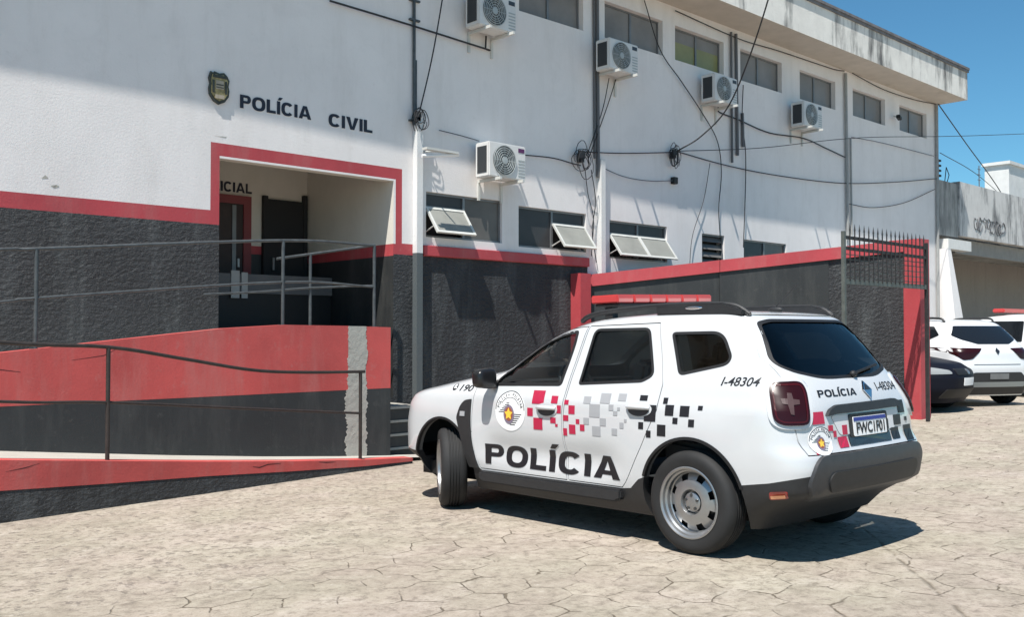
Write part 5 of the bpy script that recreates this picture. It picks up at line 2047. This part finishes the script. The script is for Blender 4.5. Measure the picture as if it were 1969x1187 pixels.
RBLK = [(-0.55, 0.895, -0.451, 0.983), (-0.466, 0.818, -0.351, 0.888), (-0.573, 0.837, -0.538, 0.865), (-0.413, 0.728, -0.299, 0.804), (-0.626, 0.705, -0.502, 0.809), (-0.27, 0.8, -0.228, 0.867)]
for nm, L, mt in (('red_check', RRED, 'decal_red'), ('black_check', RBLK, 'decal_black')):
    for q in L:
        decal(nm, polys_bm([flipx(rect(*q))]), REAR, BV, M[mt], tailgate, 0.005, 0.002, 0.06)

# side lettering
for ch, bm in bold_letters('POLÍCIA', -2.090, -.615, .428, .590, t=.29, tv=.22):
    decal('letter', bm, SIDE, BV, M['decal_black'], car, 0.004, 0.002, 0.06)
bm = bmesh.new()
text_bm(bm, '190', -2.475, -2.285, 1.012, 1.064, 0.012, shear=0.2)
e = [(-2.555 + .034 * math.cos(k * math.pi / 10), 1.042 + .030 * math.sin(k * math.pi / 10)) for k in range(20)]
for q in (e,):
    bm.faces.new([bm.verts.new((x, y, 0)) for x, y in q])
decal('emergency_number', bm, SIDE, BV, M['decal_black'], car, 0.003, 0.002, 0.06)
decal('phone_symbol', polys_bm([rect(-2.566, 1.030, -2.548, 1.060), rect(-2.548, 1.030, -2.530, 1.040)]), SIDE, BV, M['decal_white'], car, 0.0045, 0.001, 0.2)
bm = bmesh.new()
text_bm(bm, 'I-48304', .212, .492, 1.117, 1.172, 0.006, shear=0.25)
decal('unit_number', bm, SIDE, BV, M['decal_black'], car, 0.003, 0.002, 0.06)

# round emblem: arched scroll with lettering, striped shield, oval and star
def emblem(frame, cx, cz, w, h, parent, off):
    def X(p):
        return (cx + p[0] * w, cz + p[1] * h)
    white = [X((.52 * math.cos(a), .50 * math.sin(a) - (.06 if math.sin(a) < 0 else 0))) for a in [k * math.pi / 20 for k in range(40)]]
    em = decal('emblem', polys_bm([white]), frame, BV, M['decal_white'], parent, off, 0.002, 0.035)
    bm = bmesh.new()
    def ring(r0, r1, a0, a1, n=20):
        A = [bm.verts.new((*X((r0 * math.cos(R(a0 + (a1 - a0) * i / n)), r0 * math.sin(R(a0 + (a1 - a0) * i / n)))), 0)) for i in range(n + 1)]
        B = [bm.verts.new((*X((r1 * math.cos(R(a0 + (a1 - a0) * i / n)), r1 * math.sin(R(a0 + (a1 - a0) * i / n)))), 0)) for i in range(n + 1)]
        for i in range(n):
            bm.faces.new((A[i], A[i + 1], B[i + 1], B[i]))
    ring(.485, .505, 0, 180)
    ring(.325, .338, 25, 150, 16)
    # stripes
    for k in range(6):
        z = .19 - k * .048
        half = .10 + .055 * k
        for q in ([(-half - .02, z), (-.02, z), (-.02, z - .018), (-half - .02, z - .018)],):
            bm.faces.new([bm.verts.new((*X(p), 0)) for p in q])
    for k in range(6):
        z = -.10 - k * .055
        half = .40 - .045 * k
        bm.faces.new([bm.verts.new((*X(p), 0)) for p in [(.0, z), (half, z), (half, z - .02), (.0, z - .02)]])
    decal('emblem_lines', bm, frame, BV, M['decal_black'], em, off + 0.0015, 0.001, 0.035)
    bm = bmesh.new()
    txt = 'POLÍCIA MILITAR'
    for i, ch in enumerate(txt):
        if ch == ' ':
            continue
        a = R(168 - i * (156 / (len(txt) - 1)))
        rad = .365
        t_ = Vector((math.sin(a), -math.cos(a)))
        n_ = Vector((math.cos(a), math.sin(a)))
        ww = .022 if ch in 'IÍ' else .062
        def xf(p, a=a, t_=t_, n_=n_):
            q = n_ * (rad + p.y) + t_ * p.x
            return Vector((*X((q.x, q.y)), 0))
        text_bm(bm, ch, -ww / 2, ww / 2, 0.0, .085, 0.0, xf=xf)
    decal('emblem_lettering', bm, frame, BV, M['decal_black'], em, off + 0.0015, 0.001, 0.035)
    oval = lambda rx, rz, zc: [X((rx * math.cos(k * math.pi / 14) - .03, zc + rz * math.sin(k * math.pi / 14))) for k in range(28)]
    decal('emblem_oval', polys_bm([oval(.185, .25, -.12)]), frame, BV, plain('mauve_grey_vinyl', (0.20, 0.16, 0.22), 0.45), em, off + 0.003, 0.001, 0.035)
    decal('emblem_disc', polys_bm([oval(.14, .18, -.11)]), frame, BV, plain('dull_red_vinyl', (0.30, 0.09, 0.05), 0.45), em, off + 0.0045, 0.001, 0.035)
    star = [X(((.15 if k % 2 == 0 else .075) * math.sin(k * math.pi / 5) - .03, -.11 + (.17 if k % 2 == 0 else .085) * math.cos(k * math.pi / 5))) for k in range(10)]
    decal('emblem_star', polys_bm([star]), frame, BV, M['decal_yellow'], em, off + 0.006, 0.001, 0.035)
emblem(SIDE, -1.762, .880, .345, .300, car, 0.003)
emblem(REAR, -.572, .782, .215, .165, tailgate, 0.006)

# wheels
wheel(car, (0, .785, .343), 0.0, 1)
wheel(car, (0, -.785, .343), 0.0, -1)
wheel(car, (2.673, .765, .343), R(-33), 1)
wheel(car, (2.673, -.765, .343), R(-33), -1)

# cabin
b = MB()
b.box(1.62, 2.05, -.70, .70, .75, 1.04)
b.box(1.70, 2.2, -.70, .70, 1.04, 1.10)
b.bevel(0.04, 2)
b.build('dashboard', M['plastic'], car, world=False, smooth=45)
b = MB()
cc, nn = Vector((1.52, .36, 1.07)), Vector((-.9, 0, .45)).normalized()
u = Vector((0, 1, 0))
v = nn.cross(u)
b.tube([cc + (u * math.cos(k * math.pi / 16) + v * math.sin(k * math.pi / 16)) * .18 for k in range(33)], .016, 8, caps=False)
b.tube([cc - u * .17, cc + u * .17], .02, 6)
b.tube([cc, cc - v * .17], .018, 6)
b.tube([cc, cc - nn * .25], .03, 8)
b.build('steering_wheel', M['plastic_grey'], car, world=False, smooth=45)
for s in (1, -1):
    b = MB()
    b.obox((1.00, s * .37, .62), (.25, 0, .02), (0, .24, 0), (0, 0, .08))
    b.obox((.72, s * .37, .95), Vector((-.25, 0, 1)).normalized() * .33, (0, .23, 0), (.06, 0, .015))
    b.obox((.60, s * .37, 1.32), Vector((-.2, 0, 1)).normalized() * .08, (0, .12, 0), (.045, 0, .01))
    b.bevel(0.03, 2)
    b.build('seat', M['seat'], car, world=False, smooth=45)
b = MB()
b.obox((.18, 0, .62), (.25, 0, .02), (0, .62, 0), (0, 0, .08))
b.obox((-.10, 0, .95), Vector((-.25, 0, 1)).normalized() * .32, (0, .62, 0), (.06, 0, .015))
b.bevel(0.03, 2)
b.build('seat', M['seat'], car, world=False, smooth=45)

# ------------------------------------------------------------------ parked cars
def parked(name, P, zl, crown, paint, loc, heading, label, group=True):
    root = empty(name, loc, (0, 0, R(heading)), label=label, cat='car')
    me = hull_mesh(P, zl, 0.0, crown, 'body')
    bv = bvh_of(me)
    o = temp_obj(me)
    b = MB()
    for x in P.axles:
        for s in (-1, 1):
            b.lathe([(0.0, 0.50 * s), (.375, 0.50 * s), (.375, 1.2 * s), (0.0, 1.2 * s)], 'Y', (x, 0, 0.33), 32)
    bmesh.ops.remove_doubles(b.bm, verts=b.bm.verts, dist=1e-5)
    bmesh.ops.recalc_face_normals(b.bm, faces=b.bm.faces)
    m2 = bpy.data.meshes.new('cut')
    b.bm.to_mesh(m2)
    b.bm.free()
    for m in (paint, M['lining']):
        me.materials.append(m)
        m2.materials.append(m)
    for p in m2.polygons:
        p.material_index = 1
    cut = temp_obj(m2)
    bool_op(o, cut, 'DIFFERENCE')
    drop(cut)
    o.name = 'body'
    o.parent = root
    shade(o.data, 32)
    for x in P.axles:
        for s in (1, -1):
            wheel(root, (x, s * (P.track / 2), .32), 0, s, 'alloy', r=.32, rr=.215, w=.20)
    return root, bv

SUV = Profile([
    (.20, -.60, 3.10, .78, .72, .66, .14, .28, .03, .12),
    (.45, -.74, 3.35, .875, .80, .76, .22, .36, .07, .20),
    (.70, -.76, 3.38, .885, .815, .78, .25, .38, .08, .22),
    (.85, -.74, 3.34, .885, .815, .77, .26, .38, .08, .22),
    (.98, -.73, 3.15, .875, .805, .75, .26, .38, .08, .22),
    (1.04, -.70, 2.75, .850, .785, .74, .26, .34, .09, .2),
    (1.10, -.66, 2.20, .825, .76, .72, .26, .28, .09, .18),
    (1.25, -.52, 1.90, .755, .70, .68, .24, .24, .09, .18),
    (1.40, -.36, 1.60, .690, .64, .63, .22, .22, .08, .16),
    (1.49, -.24, 1.30, .640, .59, .57, .20, .20, .07, .14),
    (1.54, -.12, 1.05, .580, .53, .50, .20, .20, .07, .12),
    (1.565, .05, .75, .47, .43, .40, .18, .18, .05, .1),
], flare=((0.0, .014, .55), (2.6, .014, .55)), scoop=(.5, 2.1, .58, .13, .02))
SUV.axles, SUV.track = (0.0, 2.6), 1.56
ZS = zlist([(.20, .45, 6), (.45, .98, 14), (.98, 1.12, 12), (1.12, 1.50, 14), (1.50, 1.565, 8)])
suv_loc = (18.30, 7.27)
suv, bv = parked('parked_suv', SUV, ZS, 0.012, M['car_white2'], (suv_loc[0], suv_loc[1], gz(*suv_loc)), 63, 'white SUV parked under the carport with its rear window facing the yard')
def dpoly(name, poly, frame, mat, off=0.006, th=0.004, rad=.03, parent=None, root=None, bvh=None):
    return decal(name, polys_bm([round_poly(poly, rad)]), frame, bvh, mat, parent or root, off, th, 0.035, smooth=45)
k = dict(root=suv, bvh=bv)
dpoly('rear_window', [(-.34, 1.12), (.34, 1.12), (.58, 1.20), (.66, 1.27), (.52, 1.45), (-.52, 1.45), (-.66, 1.27), (-.58, 1.20)], REAR, M['glass_black'], **k)
dpoly('side_window', flipx([(1.75, 1.10), (.20, 1.16), (-.10, 1.28), (.1, 1.44), (1.2, 1.45)]), SIDE, M['glass_black'], **k)
for s in (1, -1):
    dpoly('tail_lamp', [(s * x, z) for x, z in ([(-.82, .96), (-.84, 1.06), (-.30, 1.05), (-.38, .98), (-.52, .86), (-.68, .84)])], REAR, M['lamp_red'], off=.010, th=.02, **k)
    b = MB()
    b.tube(smooth_path([(1.1, .56 * s, 1.535), (.9, .575 * s, 1.59), (.1, .56 * s, 1.59), (-.05, .54 * s, 1.52)], 5), .02, 8)
    b.build('roof_rail', M['plastic'], suv, world=False, smooth=45)
dpoly('diamond_badge', [(0, 1.06), (.045, 1.0), (0, .94), (-.045, 1.0)], REAR, M['chrome'], off=.012, th=.01, rad=.002, **k)
dpoly('tailgate_seam', [(-.50, .765), (.50, .765), (.50, .758), (-.50, .758)], REAR, M['black'], rad=.002, **k)
dpoly('rear_bumper', [(-.80, .22), (.80, .22), (.72, .42), (.50, .62), (-.50, .62), (-.72, .42)], REAR, M['plastic'], off=.02, th=.05, **k)
dpoly('bumper_shield', [(-.60, .36), (.60, .36), (.62, .45), (-.62, .45)], REAR, M['ac_grille'], off=.03, th=.02, **k)
dpoly('licence_plate', [(-.20, .50), (.20, .50), (.20, .60), (-.20, .60)], REAR, M['frame'], off=.03, th=.01, rad=.008, **k)
for s in (1, -1):
    dpoly('side_vent', [(s * .78, .50), (s * .86, .50), (s * .86, .64), (s * .78, .64)], REAR, M['black'], off=.006, rad=.02, **k)

HATCH = Profile([
    (.18, -.55, 3.05, .76, .70, .66, .14, .28, .03, .12),
    (.40, -.66, 3.22, .83, .77, .74, .22, .36, .06, .20),
    (.60, -.68, 3.24, .842, .78, .75, .24, .38, .06, .22),
    (.72, -.68, 3.20, .842, .78, .74, .24, .38, .06, .22),
    (.84, -.66, 3.02, .83, .77, .72, .24, .36, .06, .22),
    (.92, -.63, 2.60, .81, .75, .70, .24, .32, .06, .2),
    (.97, -.60, 2.18, .79, .73, .69, .22, .28, .06, .18),
    (1.15, -.48, 1.80, .71, .66, .64, .2, .22, .06, .17),
    (1.32, -.34, 1.40, .63, .59, .57, .2, .2, .06, .14),
    (1.40, -.22, 1.12, .57, .53, .50, .2, .2, .06, .12),
    (1.44, .0, .75, .45, .42, .40, .18, .18, .05, .1),
], flare=((0.0, .012, .5), (2.47, .012, .5)))
HATCH.axles, HATCH.track = (0.0, 2.47), 1.46
ZH = zlist([(.18, .45, 6), (.45, .82, 12), (.82, .98, 12), (.98, 1.34, 12), (1.34, 1.44, 8)])
hl = (16.52, 9.82)
hat, bv = parked('parked_hatchback', HATCH, ZH, 0.012, M['car_dark'], (hl[0], hl[1], gz(hl[0], hl[1] - 2.0)), -88, 'dark navy hatchback facing the yard, half hidden behind the red column')
k = dict(root=hat, bvh=bv)
dpoly('windscreen', [(-.58, 1.0), (.58, 1.0), (.46, 1.32), (-.46, 1.32)], FRONT, M['glass_black'], **k)
dpoly('side_window', [(.3, 1.0), (1.75, 1.0), (1.25, 1.31), (.2, 1.31)], SIDE_R, M['glass_black'], **k)
for s in (1, -1):
    dpoly('headlamp', [(s * .78, .66), (s * .80, .80), (s * .70, .79), (s * .46, .73), (s * .44, .67)], FRONT, M['headlamp'], off=.012, th=.02, **k)
dpoly('grille', [(-.36, .65), (.36, .65), (.37, .755), (-.37, .755)], FRONT, M['black'], off=.010, th=.01, **k)
dpoly('grille_badge', [(-.05, .66), (.05, .66), (.05, .75), (-.05, .75)], FRONT, M['steel'], off=.018, th=.008, rad=.045, **k)
dpoly('licence_plate', [(-.20, .47), (.20, .47), (.20, .60), (-.20, .60)], FRONT, M['decal_white'], off=.016, th=.008, rad=.008, **k)
dpoly('lower_grille', [(-.60, .26), (.60, .26), (.55, .42), (-.55, .42)], FRONT, M['black'], off=.008, th=.01, **k)

VAN = Profile([
    (.20, -.70, 3.30, .80, .76, .70, .12, .26, .02, .12),
    (.50, -.82, 3.55, .885, .84, .80, .16, .32, .03, .18),
    (.90, -.82, 3.56, .890, .85, .80, .16, .32, .03, .18),
    (1.00, -.80, 3.40, .885, .84, .79, .16, .32, .03, .18),
    (1.08, -.78, 2.75, .870, .83, .78, .16, .28, .03, .18),
    (1.14, -.76, 2.35, .855, .81, .76, .16, .24, .03, .18),
    (1.35, -.68, 1.90, .79, .75, .71, .15, .2, .03, .15),
    (1.58, -.56, 1.45, .72, .68, .64, .15, .2, .03, .13),
    (1.66, -.44, 1.22, .66, .62, .58, .15, .2, .03, .12),
    (1.70, -.2, .9, .5, .47, .44, .15, .18, .03, .1),
], flare=((0.0, .012, .55), (2.75, .012, .55)))
VAN.axles, VAN.track = (0.0, 2.75), 1.58
ZV = zlist([(.20, .50, 6), (.50, 1.0, 10), (1.0, 1.16, 10), (1.16, 1.58, 12), (1.58, 1.70, 8)])
vl = (21.95, 6.95)
van, bv = parked('parked_patrol_car', VAN, ZV, 0.012, M['car_white2'], (vl[0], vl[1], gz(*vl)), 86, 'white patrol car with red roof beacon, cut off by the right edge')
k = dict(root=van, bvh=bv)
dpoly('side_window', flipx([(1.85, 1.13), (1.15, 1.13), (1.15, 1.56), (1.45, 1.53)]), SIDE, M['glass_black'], **k)
dpoly('side_window', flipx([(1.08, 1.13), (.30, 1.13), (.30, 1.56), (1.08, 1.56)]), SIDE, M['glass_black'], **k)
dpoly('quarter_window', flipx([(.22, 1.13), (-.48, 1.16), (-.40, 1.54), (.22, 1.56)]), SIDE, M['glass_black'], **k)
dpoly('rear_window', [(-.66, 1.14), (.66, 1.14), (.58, 1.58), (-.58, 1.58)], REAR, M['glass_black'], **k)
for s in (1, -1):
    dpoly('tail_lamp', [(s * .70, .80), (s * .83, .80), (s * .80, 1.15), (s * .72, 1.15)], REAR, M['lamp_red'], off=.01, th=.02, **k)
dpoly('rear_bumper', [(-.84, .25), (.84, .25), (.84, .55), (-.84, .55)], REAR, M['plastic_grey'], off=.03, th=.05, **k)
dpoly('sill_trim', flipx([(2.2, .25), (.45, .25), (.45, .40), (2.2, .40)]), SIDE, M['plastic'], off=.01, th=.02, **k)
b = MB()
b.box(.75, 1.0, -.60, .60, 1.74, 1.83)
b.bevel(.02, 2)
b.build('light_bar', M['beacon'], van, world=False, smooth=45)
